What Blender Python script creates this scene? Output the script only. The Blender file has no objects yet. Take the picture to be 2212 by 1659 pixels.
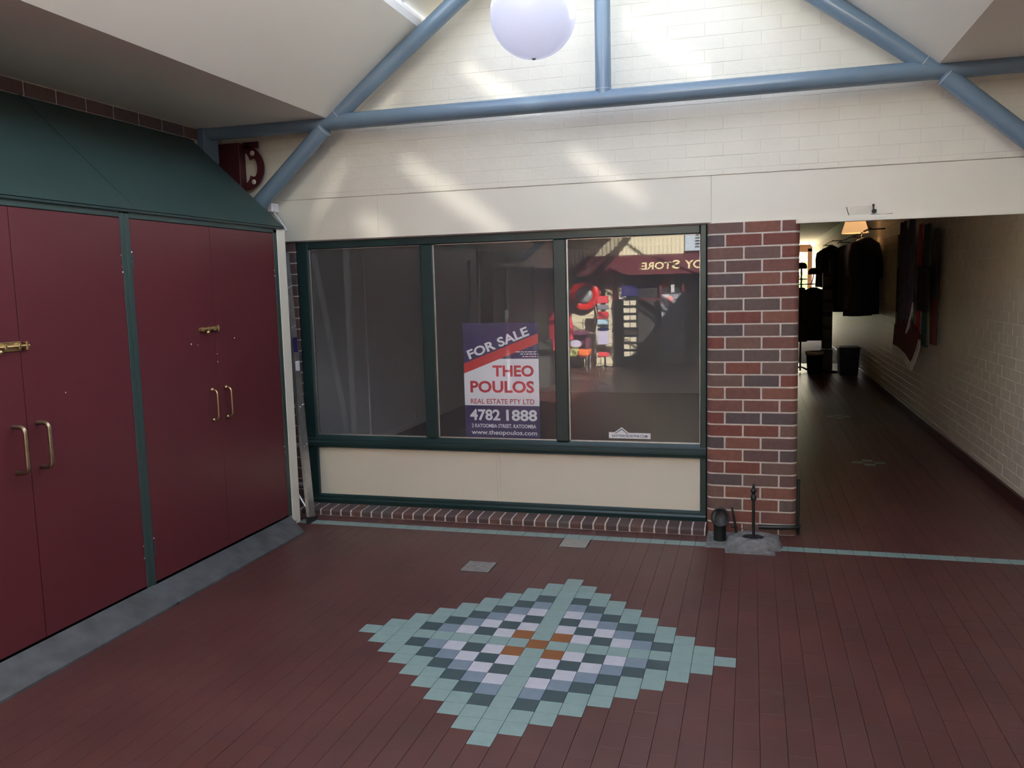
import bpy, bmesh, math, random
from mathutils import Vector, Matrix
random.seed(7)
S = bpy.context.scene
COL = S.collection
PI = math.pi

# ------------------------------------------------------------------ camera
def set_camera():
    yaw, pit, rol, F = -0.2791, -0.1138, -0.0255, 1814.66
    f = Vector((math.sin(yaw)*math.cos(pit), math.cos(yaw)*math.cos(pit), math.sin(pit)))
    r = Vector((math.cos(yaw), -math.sin(yaw), 0)); u = r.cross(f)
    c, s = math.cos(rol), math.sin(rol)
    r, u = c*r+s*u, -s*r+c*u
    cam = bpy.data.cameras.new('camera'); o = bpy.data.objects.new('camera', cam); COL.objects.link(o)
    cam.sensor_width = 36; cam.sensor_fit = 'HORIZONTAL'; cam.lens = 36*F/2212
    cam.clip_start = 0.05; cam.clip_end = 300
    m = Matrix((r, u, -f)).transposed().to_4x4(); m.translation = Vector((0, -5.8802, 1.731))
    o.matrix_world = m
    S.camera = o
set_camera()

# ------------------------------------------------------------------ world, sun, exposure
SUN_DIR = Vector((-0.82, -1.5, -1.0)).normalized()      # the way the sunlight travels
W = bpy.data.worlds.new('sky'); S.world = W; W.use_nodes = True
nt = W.node_tree; nt.nodes.clear()
sky = nt.nodes.new('ShaderNodeTexSky'); sky.sky_type = 'NISHITA'; sky.sun_disc = False
sky.sun_elevation = math.asin(-SUN_DIR.z); sky.sun_rotation = math.atan2(-SUN_DIR.x, -SUN_DIR.y)
sky.air_density = 1.0; sky.dust_density = 2.5; sky.ozone_density = 1.0
bg = nt.nodes.new('ShaderNodeBackground'); bg.inputs[1].default_value = 0.75
wo = nt.nodes.new('ShaderNodeOutputWorld')
hs = nt.nodes.new('ShaderNodeHueSaturation'); hs.inputs['Saturation'].default_value = 0.55      # thin haze over the blue
nt.links.new(sky.outputs[0], hs.inputs['Color']); nt.links.new(hs.outputs[0], bg.inputs[0]); nt.links.new(bg.outputs[0], wo.inputs[0])
sl = bpy.data.lights.new('sun', 'SUN'); sl.energy = 42.0; sl.angle = math.radians(0.6); sl.color = (1.0, 0.95, 0.87)
so = bpy.data.objects.new('sun', sl); COL.objects.link(so); so.location = (5, 10, 12)
so.rotation_euler = SUN_DIR.to_track_quat('-Z', 'Y').to_euler()
S.view_settings.view_transform = 'Standard'; S.view_settings.look = 'None'
S.view_settings.gamma = 1.0; S.view_settings.use_curve_mapping = False
S.view_settings.exposure = 0.72
S.cycles.max_bounces = 10; S.cycles.diffuse_bounces = 6; S.cycles.glossy_bounces = 5; S.cycles.transparent_max_bounces = 16
S.cycles.use_denoising = True
S.cycles.sample_clamp_indirect = 6.0
S.cycles.caustics_reflective = False; S.cycles.caustics_refractive = False

# ------------------------------------------------------------------ materials
def lin(r, g, b):
    def c(v):
        v /= 255.0
        return v/12.92 if v <= 0.04045 else ((v+0.055)/1.055)**2.4
    return (c(r), c(g), c(b), 1.0)
def mat(name, col, rough=0.6, metal=0.0, vary=0.08, scale=6.0, bump=0.0, bscale=60.0, spec=0.5, coords='Object', rand=None, island=False, coat=0.0):
    """principled surface whose colour drifts a little with a noise; rand = list of colours picked per object (or per mesh island)"""
    m = bpy.data.materials.new(name); m.use_nodes = True
    n = m.node_tree; p = n.nodes['Principled BSDF']; L = n.links.new
    p.inputs['Roughness'].default_value = rough; p.inputs['Metallic'].default_value = metal
    p.inputs['Specular IOR Level'].default_value = spec
    p.inputs['Coat Weight'].default_value = coat
    tc = n.nodes.new('ShaderNodeTexCoord')
    geo = n.nodes.new('ShaderNodeNewGeometry')
    nz = n.nodes.new('ShaderNodeTexNoise'); nz.inputs['Scale'].default_value = scale; nz.inputs['Detail'].default_value = 4
    src = geo.outputs['Position']
    L(src, nz.inputs['Vector'])
    if rand:
        rp = n.nodes.new('ShaderNodeValToRGB'); rp.color_ramp.interpolation = 'CONSTANT'
        els = rp.color_ramp.elements
        while len(els) < len(rand): els.new(0.5)
        for i, c in enumerate(rand): els[i].position = i/len(rand); els[i].color = c
        if island: L(geo.outputs['Random Per Island'], rp.inputs[0])
        else:
            oi = n.nodes.new('ShaderNodeObjectInfo'); L(oi.outputs['Random'], rp.inputs[0])
        base = rp.outputs[0]
    else:
        rgb = n.nodes.new('ShaderNodeRGB'); rgb.outputs[0].default_value = col; base = rgb.outputs[0]
    mr = n.nodes.new('ShaderNodeMapRange'); mr.inputs[1].default_value = 0.3; mr.inputs[2].default_value = 0.7
    mr.inputs[3].default_value = 1-vary; mr.inputs[4].default_value = 1+vary
    L(nz.outputs[0], mr.inputs[0])
    mx = n.nodes.new('ShaderNodeMix'); mx.data_type = 'RGBA'; mx.blend_type = 'MULTIPLY'; mx.inputs[0].default_value = 1
    L(base, mx.inputs[6]); L(mr.outputs[0], mx.inputs[7]); L(mx.outputs[2], p.inputs['Base Color'])
    if bump:
        b = n.nodes.new('ShaderNodeBump'); b.inputs['Strength'].default_value = 1.0; b.inputs['Distance'].default_value = bump
        nb = n.nodes.new('ShaderNodeTexNoise'); nb.inputs['Scale'].default_value = bscale; nb.inputs['Detail'].default_value = 5
        L(src, nb.inputs['Vector']); L(nb.outputs[0], b.inputs['Height']); L(b.outputs[0], p.inputs['Normal'])
    return m
def lum(name, col, strength):
    m = bpy.data.materials.new(name); m.use_nodes = True
    p = m.node_tree.nodes['Principled BSDF']; p.inputs['Base Color'].default_value = col
    p.inputs['Emission Color'].default_value = col; p.inputs['Emission Strength'].default_value = strength
    return m
def glass(name, ior=1.8, tint=(1, 1, 1, 1), dust=0.0):
    m = bpy.data.materials.new(name); m.use_nodes = True
    n = m.node_tree; n.nodes.clear()
    out = n.nodes.new('ShaderNodeOutputMaterial'); mix = n.nodes.new('ShaderNodeMixShader')
    tr = n.nodes.new('ShaderNodeBsdfTransparent'); tr.inputs[0].default_value = tint
    gl = n.nodes.new('ShaderNodeBsdfGlossy'); gl.inputs['Roughness'].default_value = 0.0
    geo = n.nodes.new('ShaderNodeNewGeometry'); dot = n.nodes.new('ShaderNodeVectorMath'); dot.operation = 'DOT_PRODUCT'
    n.links.new(geo.outputs['Normal'], dot.inputs[0]); n.links.new(geo.outputs['Incoming'], dot.inputs[1])
    def mth(op, x, y=None):
        k = n.nodes.new('ShaderNodeMath'); k.operation = op
        for i, q in enumerate((x, y)):
            if q is None: continue
            if isinstance(q, (int, float)): k.inputs[i].default_value = q
            else: n.links.new(q, k.inputs[i])
        return k.outputs[0]
    c = mth('ABSOLUTE', dot.outputs['Value']); f0 = ((ior-1)/(ior+1))**2       # reflectance of each face of the pane
    fac = mth('ADD', mth('MULTIPLY', mth('POWER', mth('SUBTRACT', 1.0, c), 5.0), 1-f0), f0)
    n.links.new(fac, mix.inputs[0]); n.links.new(tr.outputs[0], mix.inputs[1]); n.links.new(gl.outputs[0], mix.inputs[2])
    if dust:
        df = n.nodes.new('ShaderNodeBsdfDiffuse'); df.inputs[0].default_value = (0.78, 0.82, 0.9, 1); m2 = n.nodes.new('ShaderNodeMixShader'); m2.inputs[0].default_value = dust
        n.links.new(mix.outputs[0], m2.inputs[1]); n.links.new(df.outputs[0], m2.inputs[2]); n.links.new(m2.outputs[0], out.inputs[0])
    else: n.links.new(mix.outputs[0], out.inputs[0])
    return m
def brickwall_mat(name, c1, c2, mortar, axis='xz', rough=0.7, depth=0.004):
    """far brickwork whose bricks are too small to tell apart"""
    m = bpy.data.materials.new(name); m.use_nodes = True
    n = m.node_tree; p = n.nodes['Principled BSDF']; L = n.links.new
    geo = n.nodes.new('ShaderNodeNewGeometry'); sp = n.nodes.new('ShaderNodeSeparateXYZ'); cb = n.nodes.new('ShaderNodeCombineXYZ')
    L(geo.outputs['Position'], sp.inputs[0])
    L(sp.outputs['X' if axis[0] == 'x' else 'Y'], cb.inputs[0]); L(sp.outputs['Z'], cb.inputs[1])
    bt = n.nodes.new('ShaderNodeTexBrick'); bt.inputs['Scale'].default_value = 1
    bt.inputs['Brick Width'].default_value = 0.24; bt.inputs['Row Height'].default_value = 0.086
    bt.inputs['Mortar Size'].default_value = 0.005; bt.inputs['Mortar Smooth'].default_value = 0.3
    bt.inputs['Color1'].default_value = c1; bt.inputs['Color2'].default_value = c2; bt.inputs['Mortar'].default_value = mortar
    L(cb.outputs[0], bt.inputs['Vector']); L(bt.outputs[0], p.inputs['Base Color']); p.inputs['Roughness'].default_value = rough
    b = n.nodes.new('ShaderNodeBump'); b.inputs['Distance'].default_value = depth; b.invert = True
    L(bt.outputs['Fac'], b.inputs['Height']); L(b.outputs[0], p.inputs['Normal'])
    return m

M = {}
CREAM = (0.80, 0.765, 0.665, 1)
M['cream'] = mat('cream_paint', CREAM, 0.55, vary=0.03, scale=1.5, bump=0.0006, bscale=90)
M['cream_brick'] = mat('cream_painted_brick', CREAM, 0.5, vary=0.035, scale=3, bump=0.0022, bscale=30)
M['cream_joint'] = mat('cream_painted_joint', (0.77, 0.735, 0.64, 1), 0.55, vary=0.04)
M['pass_brick'] = mat('passage_painted_brick', (0.76, 0.70, 0.58, 1), 0.45, vary=0.05, scale=4, bump=0.001, bscale=40)
M['pass_far'] = brickwall_mat('passage_far_brick', (0.76, 0.70, 0.58, 1), (0.74, 0.68, 0.56, 1), (0.78, 0.73, 0.62, 1), 'yz', 0.5, 0.002)
M['cream_panel'] = mat('cream_satin_panel', (0.74, 0.69, 0.59, 1), 0.28, vary=0.02, scale=1.2)
M['white_trim'] = mat('white_trim', (0.82, 0.82, 0.83, 1), 0.45, vary=0.03)
M['ceiling'] = mat('ceiling_board', (0.84, 0.80, 0.71, 1), 0.7, vary=0.02, scale=1.0)
M['steel_blue'] = mat('blue_grey_enamel', (0.165, 0.238, 0.315, 1), 0.2, vary=0.04, scale=5)
M['weld'] = mat('pale_weld_edge', (0.42, 0.48, 0.55, 1), 0.5, vary=0.1)
M['maroon'] = mat('maroon_gloss_paint', lin(96, 43, 50), 0.33, vary=0.05, scale=1.3, spec=0.4)
M['maroon_dark'] = mat('maroon_dark_paint', lin(78, 26, 33), 0.45, vary=0.06)
M['green'] = mat('dark_green_paint', (0.034, 0.066, 0.062, 1), 0.42, vary=0.06, scale=2.5)
M['frame_green'] = mat('bottle_green_enamel', (0.011, 0.034, 0.035, 1), 0.34, vary=0.06, scale=4)
M['lead'] = mat('grey_lead_sheet', (0.085, 0.093, 0.10, 1), 0.5, vary=0.28, scale=9, bump=0.001, bscale=30)
M['brass'] = mat('aged_brass', (0.55, 0.42, 0.22, 1), 0.35, 1.0, vary=0.15, scale=30)
M['brass_dull'] = mat('dull_bronze', (0.33, 0.27, 0.19, 1), 0.38, 1.0, vary=0.2, scale=30)
M['alu'] = mat('dull_aluminium', (0.55, 0.56, 0.58, 1), 0.42, 1.0, vary=0.12, scale=20)
M['rubber'] = mat('black_rubber', (0.015, 0.015, 0.016, 1), 0.7, vary=0.1)
M['black'] = mat('black_plastic', (0.008, 0.009, 0.010, 1), 0.5, vary=0.1)
M['pipe'] = mat('black_green_pipe', (0.010, 0.016, 0.015, 1), 0.45, vary=0.15, scale=20)
M['concrete'] = mat('rough_concrete', (0.19, 0.19, 0.195, 1), 0.85, vary=0.35, scale=25, bump=0.006, bscale=45)
M['drain'] = mat('worn_steel_cover', (0.30, 0.29, 0.29, 1), 0.45, 0.3, vary=0.25, scale=40, bump=0.001, bscale=80)
M['cover_pale'] = mat('pale_plastic_cover', (0.33, 0.32, 0.29, 1), 0.6, vary=0.1, scale=40)
BR = [lin(126, 76, 67), lin(106, 80, 77), lin(120, 80, 73), lin(94, 80, 81), lin(130, 86, 74), lin(112, 88, 82), lin(122, 72, 64), lin(100, 84, 80), lin(118, 88, 80)]
M['brick'] = mat('fired_brick', BR[0], 0.8, vary=0.12, scale=28, bump=0.0015, bscale=120, rand=BR)
M['brick_island'] = mat('fired_brick_mass', BR[0], 0.8, vary=0.12, scale=28, bump=0.0015, bscale=120, rand=BR, island=True)
SB = [lin(94, 75, 73), lin(86, 69, 70), lin(100, 74, 69), lin(90, 79, 78), lin(104, 78, 72)]
M['sill_brick'] = mat('dark_sill_brick', SB[0], 0.75, vary=0.12, scale=28, bump=0.0015, bscale=120, rand=SB)
M['mortar'] = mat('pale_mortar', lin(206, 196, 188), 0.9, vary=0.1, scale=30, bump=0.002, bscale=150)
TR = [(0.104, 0.0395, 0.036, 1), (0.101, 0.040, 0.037, 1), (0.107, 0.040, 0.0355, 1), (0.099, 0.0385, 0.0375, 1), (0.105, 0.041, 0.0365, 1), (0.102, 0.038, 0.035, 1)]
M['tile_red'] = mat('red_quarry_tile', TR[0], 0.38, vary=0.12, scale=2.2, bump=0.0004, bscale=70, rand=TR)
M['tile_red_mass'] = mat('red_quarry_tile_mass', TR[0], 0.38, vary=0.12, scale=2.2, bump=0.0004, bscale=70, rand=TR, island=True)
M['grout'] = mat('dark_grout', (0.055, 0.028, 0.026, 1), 0.8, vary=0.1)
def tmat(n, c): M[n] = mat(n+'_glazed', c, 0.42, vary=0.06, scale=25, bump=0.0003, bscale=70)
tmat('tile_sage', (0.242, 0.348, 0.332, 1)); tmat('tile_dark', (0.050, 0.085, 0.092, 1)); tmat('tile_blue', (0.19, 0.25, 0.31, 1))
tmat('tile_white', (0.52, 0.52, 0.58, 1)); tmat('tile_orange', (0.26, 0.095, 0.030, 1))
M['glass'] = glass('window_glass', 1.53, dust=0.024)
M['roof_glass'] = glass('roof_glass', 1.5)
M['globe'] = None
def globe_mat():
    m = mat('opal_acrylic', (0.74, 0.75, 0.83, 1), 0.18, vary=0.01)
    n = m.node_tree; p = n.nodes['Principled BSDF']; out = n.nodes['Material Output']
    t = n.nodes.new('ShaderNodeBsdfTranslucent'); t.inputs[0].default_value = (0.76, 0.78, 0.87, 1)
    x = n.nodes.new('ShaderNodeMixShader'); x.inputs[0].default_value = 0.5
    n.links.new(p.outputs[0], x.inputs[1]); n.links.new(t.outputs[0], x.inputs[2]); n.links.new(x.outputs[0], out.inputs[0])
    return m
M['globe'] = globe_mat()
M['plaster'] = mat('interior_plaster', (0.84, 0.85, 0.86, 1), 0.6, vary=0.03, scale=1)
M['plaster_dim'] = mat('interior_back_plaster', (0.82, 0.83, 0.84, 1), 0.7, vary=0.03, scale=1)
M['in_floor'] = mat('brown_vinyl_floor', (0.060, 0.042, 0.038, 1), 0.4, vary=0.08, scale=3)
M['shelf_dark'] = mat('dark_laminate', (0.035, 0.032, 0.032, 1), 0.5, vary=0.1)
M['navy'] = mat('navy_print', lin(44, 40, 92), 0.35, vary=0.02)
M['print_red'] = mat('red_print', lin(205, 50, 52), 0.35, vary=0.02)
M['print_white'] = mat('white_print', lin(242, 247, 255), 0.35, vary=0.02)
M['ink_red'] = mat('dark_red_ink', lin(196, 46, 60), 0.35, vary=0.02)
M['white'] = mat('white_plastic', (0.80, 0.80, 0.82, 1), 0.4, vary=0.03)
M['ink_grey'] = mat('grey_blue_ink', lin(70, 90, 125), 0.4, vary=0.02)
M['skirt'] = mat('maroon_tile_skirting', (0.060, 0.022, 0.020, 1), 0.4, vary=0.1)
M['black_cloth'] = mat('black_cloth', (0.028, 0.030, 0.042, 1), 0.9, vary=0.15, scale=12)
M['navy_cloth'] = mat('navy_cloth', (0.034, 0.044, 0.088, 1), 0.9, vary=0.15, scale=12)
M['purple_cloth'] = mat('purple_navy_weave', (0.15, 0.125, 0.23, 1), 0.9, vary=0.25, scale=14)
M['red_cloth'] = mat('red_cloth', (0.55, 0.035, 0.075, 1), 0.85, vary=0.1)
M['maroon_cloth'] = mat('maroon_cloth', (0.16, 0.032, 0.04, 1), 0.85, vary=0.1)
M['green_cloth'] = mat('olive_green_cloth', (0.20, 0.25, 0.14, 1), 0.9, vary=0.1)
M['teal_cloth'] = mat('dark_teal_cloth', (0.03, 0.075, 0.085, 1), 0.9, vary=0.1)
M['white_cloth'] = mat('white_fringe', (0.86, 0.83, 0.80, 1), 0.9, vary=0.1)
M['pinkish'] = mat('pink_card', (0.75, 0.30, 0.30, 1), 0.6)
M['tan_wood'] = mat('brown_timber', (0.16, 0.075, 0.035, 1), 0.5, vary=0.2, scale=15)
M['cream_board'] = mat('cream_weatherboard', (0.72, 0.65, 0.46, 1), 0.55, vary=0.03)
M['corr'] = mat('cream_corrugated', (0.74, 0.68, 0.50, 1), 0.5, vary=0.03)
M['pale_blue'] = mat('pale_blue_paint', (0.55, 0.65, 0.75, 1), 0.5, vary=0.03)
M['gold'] = mat('cream_lettering', (0.80, 0.66, 0.38, 1), 0.5, vary=0.02)
M['red_gloss'] = mat('red_gloss_paint', (0.55, 0.018, 0.015, 1), 0.3, vary=0.05)
M['grey_metal'] = mat('grey_metal', (0.40, 0.41, 0.42, 1), 0.4, 0.6, vary=0.1)
M['grey_box'] = mat('blue_grey_packets', (0.22, 0.25, 0.30, 1), 0.6, vary=0.15, scale=20, rand=[(0.22, 0.25, 0.30, 1), (0.27, 0.29, 0.34, 1), (0.18, 0.21, 0.27, 1)])
M['packet'] = mat('bright_packets', (1, 1, 1, 1), 0.5, vary=0.2, scale=30)
M['card'] = mat('cream_cards', (0.75, 0.68, 0.52, 1), 0.6, vary=0.5, scale=40)
M['orange'] = mat('orange_upholstery', (0.80, 0.17, 0.045, 1), 0.8)
M['lime'] = mat('lime_upholstery', (0.42, 0.48, 0.17, 1), 0.8)
M['purple'] = mat('plum_upholstery', (0.12, 0.03, 0.07, 1), 0.8)
M['pk_red'] = mat('red_packets', (0.62, 0.05, 0.07, 1), 0.5, vary=0.25, scale=40)
M['pk_cyan'] = mat('pale_cyan_packets', (0.45, 0.65, 0.78, 1), 0.5, vary=0.2, scale=40)
M['pk_blue'] = mat('blue_packets', (0.06, 0.14, 0.62, 1), 0.5, vary=0.2, scale=40)
M['pk_lilac'] = mat('lilac_packets', (0.62, 0.58, 0.80, 1), 0.5, vary=0.25, scale=40)
M['pk_grey'] = mat('grey_packets', (0.20, 0.20, 0.24, 1), 0.5, vary=0.25, scale=40)
M['yellow'] = mat('yellow_card', (0.85, 0.62, 0.05, 1), 0.6)
M['leaf'] = mat('garden_leaf', (0.25, 0.36, 0.05, 1), 0.6, vary=0.4, scale=3)
M['leaf_y'] = mat('autumn_leaf', (0.62, 0.38, 0.04, 1), 0.6, vary=0.4, scale=3)
def leafy(m, c):
    n = m.node_tree; p = n.nodes['Principled BSDF']; out = n.nodes['Material Output']; t = n.nodes.new('ShaderNodeBsdfTranslucent'); t.inputs[0].default_value = c
    x = n.nodes.new('ShaderNodeMixShader'); x.inputs[0].default_value = 0.55
    n.links.new(p.outputs[0], x.inputs[1]); n.links.new(t.outputs[0], x.inputs[2]); n.links.new(x.outputs[0], out.inputs[0])
leafy(M['leaf'], (0.42, 0.60, 0.10, 1)); leafy(M['leaf_y'], (0.85, 0.55, 0.06, 1))
M['grass'] = mat('lawn', (0.16, 0.26, 0.05, 1), 0.9, vary=0.3, scale=6)
M['paving'] = mat('pale_paving', (0.45, 0.44, 0.43, 1), 0.8, vary=0.1, scale=3)
M['lampshade'] = lum('warm_lit_shade', (0.75, 0.42, 0.18, 1), 0.6)

# ------------------------------------------------------------------ mesh helpers
class MB:
    def __init__(s): s.v = []; s.f = []; s.sm = []; s.mi = []
    def add(s, v, f, smooth=False, mi=0):
        o = len(s.v); s.v += [tuple(p) for p in v]; s.f += [tuple(i+o for i in q) for q in f]
        s.sm += [smooth]*len(f); s.mi += [mi]*len(f); return s
    def box(s, x0, x1, y0, y1, z0, z1, c=0.0, mi=0):
        if x0 > x1: x0, x1 = x1, x0
        if y0 > y1: y0, y1 = y1, y0
        if z0 > z1: z0, z1 = z1, z0
        if c <= 0:
            v = [(x, y, z) for x in (x0, x1) for y in (y0, y1) for z in (z0, z1)]
            return s.add(v, [(0, 1, 3, 2), (4, 6, 7, 5), (0, 4, 5, 1), (2, 3, 7, 6), (0, 2, 6, 4), (1, 5, 7, 3)], mi=mi)
        c = min(c, (x1-x0)*0.45, (y1-y0)*0.45, (z1-z0)*0.45)
        lo = (x0, y0, z0); hi = (x1, y1, z1); v = []; idx = {}
        for sx in (0, 1):
            for sy in (0, 1):
                for sz in (0, 1):
                    sg = (sx, sy, sz)
                    for a in range(3):
                        p = [0, 0, 0]
                        for k in range(3):
                            e = hi[k] if sg[k] else lo[k]
                            p[k] = e if k == a else (e-c if sg[k] else e+c)
                        idx[(sx, sy, sz, a)] = len(v); v.append(tuple(p))
        f = []
        for a in range(3):
            b, d = (a+1) % 3, (a+2) % 3
            for sa in (0, 1):
                q = []
                for (sb, sd) in ((0, 0), (1, 0), (1, 1), (0, 1)):
                    sg = [0, 0, 0]; sg[a] = sa; sg[b] = sb; sg[d] = sd; q.append(idx[tuple(sg)+(a,)])
                f.append(tuple(q) if sa else tuple(reversed(q)))
            for sb in (0, 1):
                for sd in (0, 1):
                    sg0 = [0, 0, 0]; sg0[b] = sb; sg0[d] = sd; sg1 = list(sg0); sg1[a] = 1
                    q = (idx[tuple(sg0)+(b,)], idx[tuple(sg1)+(b,)], idx[tuple(sg1)+(d,)], idx[tuple(sg0)+(d,)])
                    f.append(q if (sb == sd) else tuple(reversed(q)))
        for sx in (0, 1):
            for sy in (0, 1):
                for sz in (0, 1):
                    q = tuple(idx[(sx, sy, sz, a)] for a in range(3))
                    f.append(q if (sx+sy+sz) % 2 else tuple(reversed(q)))
        return s.add(v, f, mi=mi)
    def prism(s, poly, axis, a0, a1, mi=0):
        """polygon (2-D) extruded along axis; poly in the other two axes in order"""
        n = len(poly)
        def P(p, a):
            q = list(p); q.insert('xyz'.index(axis), a); return tuple(q)
        v = [P(p, a0) for p in poly]+[P(p, a1) for p in poly]
        f = [tuple(range(n-1, -1, -1)), tuple(range(n, 2*n))]+[(i, (i+1) % n, n+(i+1) % n, n+i) for i in range(n)]
        return s.add(v, f, mi=mi)
    def tube(s, pts, r, n=12, caps=True, mi=0):
        pts = [Vector(p) for p in pts]; rs = r if isinstance(r, (list, tuple)) else [r]*len(pts)
        rings = []; up = None
        for i, p in enumerate(pts):
            t = (pts[min(i+1, len(pts)-1)]-pts[max(i-1, 0)]).normalized()
            if up is None:
                up = Vector((0, 0, 1)) if abs(t.z) < 0.9 else Vector((1, 0, 0))
            a = t.cross(up).normalized(); b = a.cross(t).normalized(); up = b
            rings.append([p+rs[i]*(math.cos(2*PI*k/n)*a+math.sin(2*PI*k/n)*b) for k in range(n)])
        v = [q for R in rings for q in R]; f = []
        for i in range(len(pts)-1):
            for k in range(n):
                f.append((i*n+k, (i+1)*n+k, (i+1)*n+(k+1) % n, i*n+(k+1) % n))
        s.add(v, f, True, mi)
        if caps:
            s.add([tuple(q) for q in rings[0]], [tuple(range(n))], False, mi); s.add([tuple(q) for q in rings[-1]], [tuple(range(n-1, -1, -1))], False, mi)
        return s
    def lathe(s, prof, c, n=24, axis=(0, 0, 1), mi=0, smooth=True):
        """profile [(r, h)] revolved about axis through c"""
        ax = Vector(axis).normalized(); up = Vector((0, 0, 1)) if abs(ax.z) < 0.9 else Vector((1, 0, 0))
        a = ax.cross(up).normalized(); b = ax.cross(a).normalized(); c = Vector(c); v = []; f = []
        for (r, h) in prof:
            for k in range(n):
                v.append(c+ax*h+max(r, 1e-5)*(math.cos(2*PI*k/n)*a+math.sin(2*PI*k/n)*b))
        for i in range(len(prof)-1):
            for k in range(n):
                f.append((i*n+k, i*n+(k+1) % n, (i+1)*n+(k+1) % n, (i+1)*n+k))
        return s.add(v, f, smooth, mi)
    def sphere(s, c, r, n=24, m=14, sz=1.0, mi=0):
        prof = [(r*math.sin(PI*i/m), -r*sz*math.cos(PI*i/m)) for i in range(m+1)]
        return s.lathe(prof, c, n, mi=mi)
    def data(s, name, mats, off=(0, 0, 0)):
        me = bpy.data.meshes.new(name)
        me.from_pydata([(p[0]-off[0], p[1]-off[1], p[2]-off[2]) for p in s.v], [], s.f)
        for m in (mats if isinstance(mats, (list, tuple)) else [mats]): me.materials.append(M[m] if isinstance(m, str) else m)
        me.polygons.foreach_set('use_smooth', s.sm); me.polygons.foreach_set('material_index', s.mi)
        me.validate(); me.update()
        return me
def wloc(o):
    v = Vector((0, 0, 0))
    while o is not None: v += o.location; o = o.parent
    return v
def build(mb, name, m, parent=None, fix=True):
    """world-space mesh -> one object; its origin sits at the centre of its footprint"""
    xs = [p[0] for p in mb.v]; ys = [p[1] for p in mb.v]; zs = [p[2] for p in mb.v]
    c = ((min(xs)+max(xs))/2, (min(ys)+max(ys))/2, min(zs))
    me = mb.data(name, m, c)
    if fix:
        bm = bmesh.new(); bm.from_mesh(me); bmesh.ops.recalc_face_normals(bm, faces=bm.faces); bm.to_mesh(me); bm.free()
    o = bpy.data.objects.new(name, me); COL.objects.link(o)
    if parent is not None:
        o.parent = parent; w = wloc(parent); o.location = Vector(c)-w
    else: o.location = c
    return o
def inst(me, name, loc, parent=None, rot=None):
    o = bpy.data.objects.new(name, me); COL.objects.link(o)
    if parent is not None: o.parent = parent; o.location = Vector(loc)-wloc(parent)
    else: o.location = loc
    if rot: o.rotation_euler = rot
    return o
def empty(name, loc):
    o = bpy.data.objects.new(name, None); COL.objects.link(o); o.location = loc; o.empty_display_size = 0.1; return o
def tag(o, label=None, cat=None, group=None, kind=None):
    if label: o['label'] = label
    if cat: o['category'] = cat
    if group: o['group'] = group
    if kind: o['kind'] = kind
    return o
def struct(mb, name, m, label=None):
    return tag(build(mb, name, m), label, 'building', kind='structure')
def text_mesh(body, bold=0.0, spacing=1.0):
    """flat lettering normalised to a 1 x 1 box"""
    cu = bpy.data.curves.new('lettering', 'FONT'); cu.body = body; cu.size = 1; cu.offset = bold; cu.space_character = spacing; cu.resolution_u = 3
    o = bpy.data.objects.new('lettering', cu); COL.objects.link(o)
    dg = bpy.context.evaluated_depsgraph_get(); dg.update()
    me = bpy.data.meshes.new_from_object(o.evaluated_get(dg)); bpy.data.objects.remove(o); bpy.data.curves.remove(cu)
    xs = [v.co.x for v in me.vertices]; ys = [v.co.y for v in me.vertices]
    x0, x1, y0, y1 = min(xs), max(xs), min(ys), max(ys)
    vs = [((v.co.x-x0)/(x1-x0), (v.co.y-y0)/(y1-y0)) for v in me.vertices]; fs = [tuple(p.vertices) for p in me.polygons]
    bpy.data.meshes.remove(me)
    return vs, fs
def lettering(body, origin, U, V, w, h, m, parent, name='lettering', bold=0.0, spacing=1.0):
    """U, V: unit vectors of writing direction and up; origin: lower left"""
    vs, fs = text_mesh(body, bold, spacing); U = Vector(U); V = Vector(V); o = Vector(origin)
    return build(MB().add([o+U*(a*w)+V*(b*h) for a, b in vs], fs), name, m, parent, fix=False)

# ------------------------------------------------------------------ dimensions shared by many pieces
P = 0.0987                      # floor grid pitch
DX, DY = -0.9947, -2.0743       # centre of the floor diamond
XR = 1.914                      # passage wall
XL = -4.0                       # left brick wall
ZS = 2.975                      # flat soffits
CX = -0.947                     # middle of the roof
NL, NR = -2.943, 1.05           # truss nodes / soffit edges
YB = -11.9                      # shop wall behind the photographer
def colx(i): return DX+P*i      # middle of grid column i
def rowy(j): return DY+P*j

# ------------------------------------------------------------------ floor
floor = struct(MB().box(-8.5, 4.0, -14.0, 24.5, -0.12, -0.008), 'floor', 'grout', 'red quarry tile floor of the arcade with inlaid diamond')
def tile_me(w, d, m, name):
    mb = MB(); c = 0.0006; h = 0.008
    x, y = w/2, d/2
    v = [(-x, -y, -h), (x, -y, -h), (x, y, -h), (-x, y, -h), (-x, -y, -c), (x, -y, -c), (x, y, -c), (-x, y, -c), (-x+c, -y+c, 0), (x-c, -y+c, 0), (x-c, y-c, 0), (-x+c, y-c, 0)]
    f = []
    for b in (0, 4):
        for k in range(4): f.append((b+k, b+(k+1) % 4, b+4+(k+1) % 4, b+4+k))
    f.append((8, 9, 10, 11)); mb.add(v, f)
    return mb.data(name, m)
G = 0.0019; GX, GY = 0.0016, 0.0006
occ = set()
def strip_row(j): return j == 18
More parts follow.
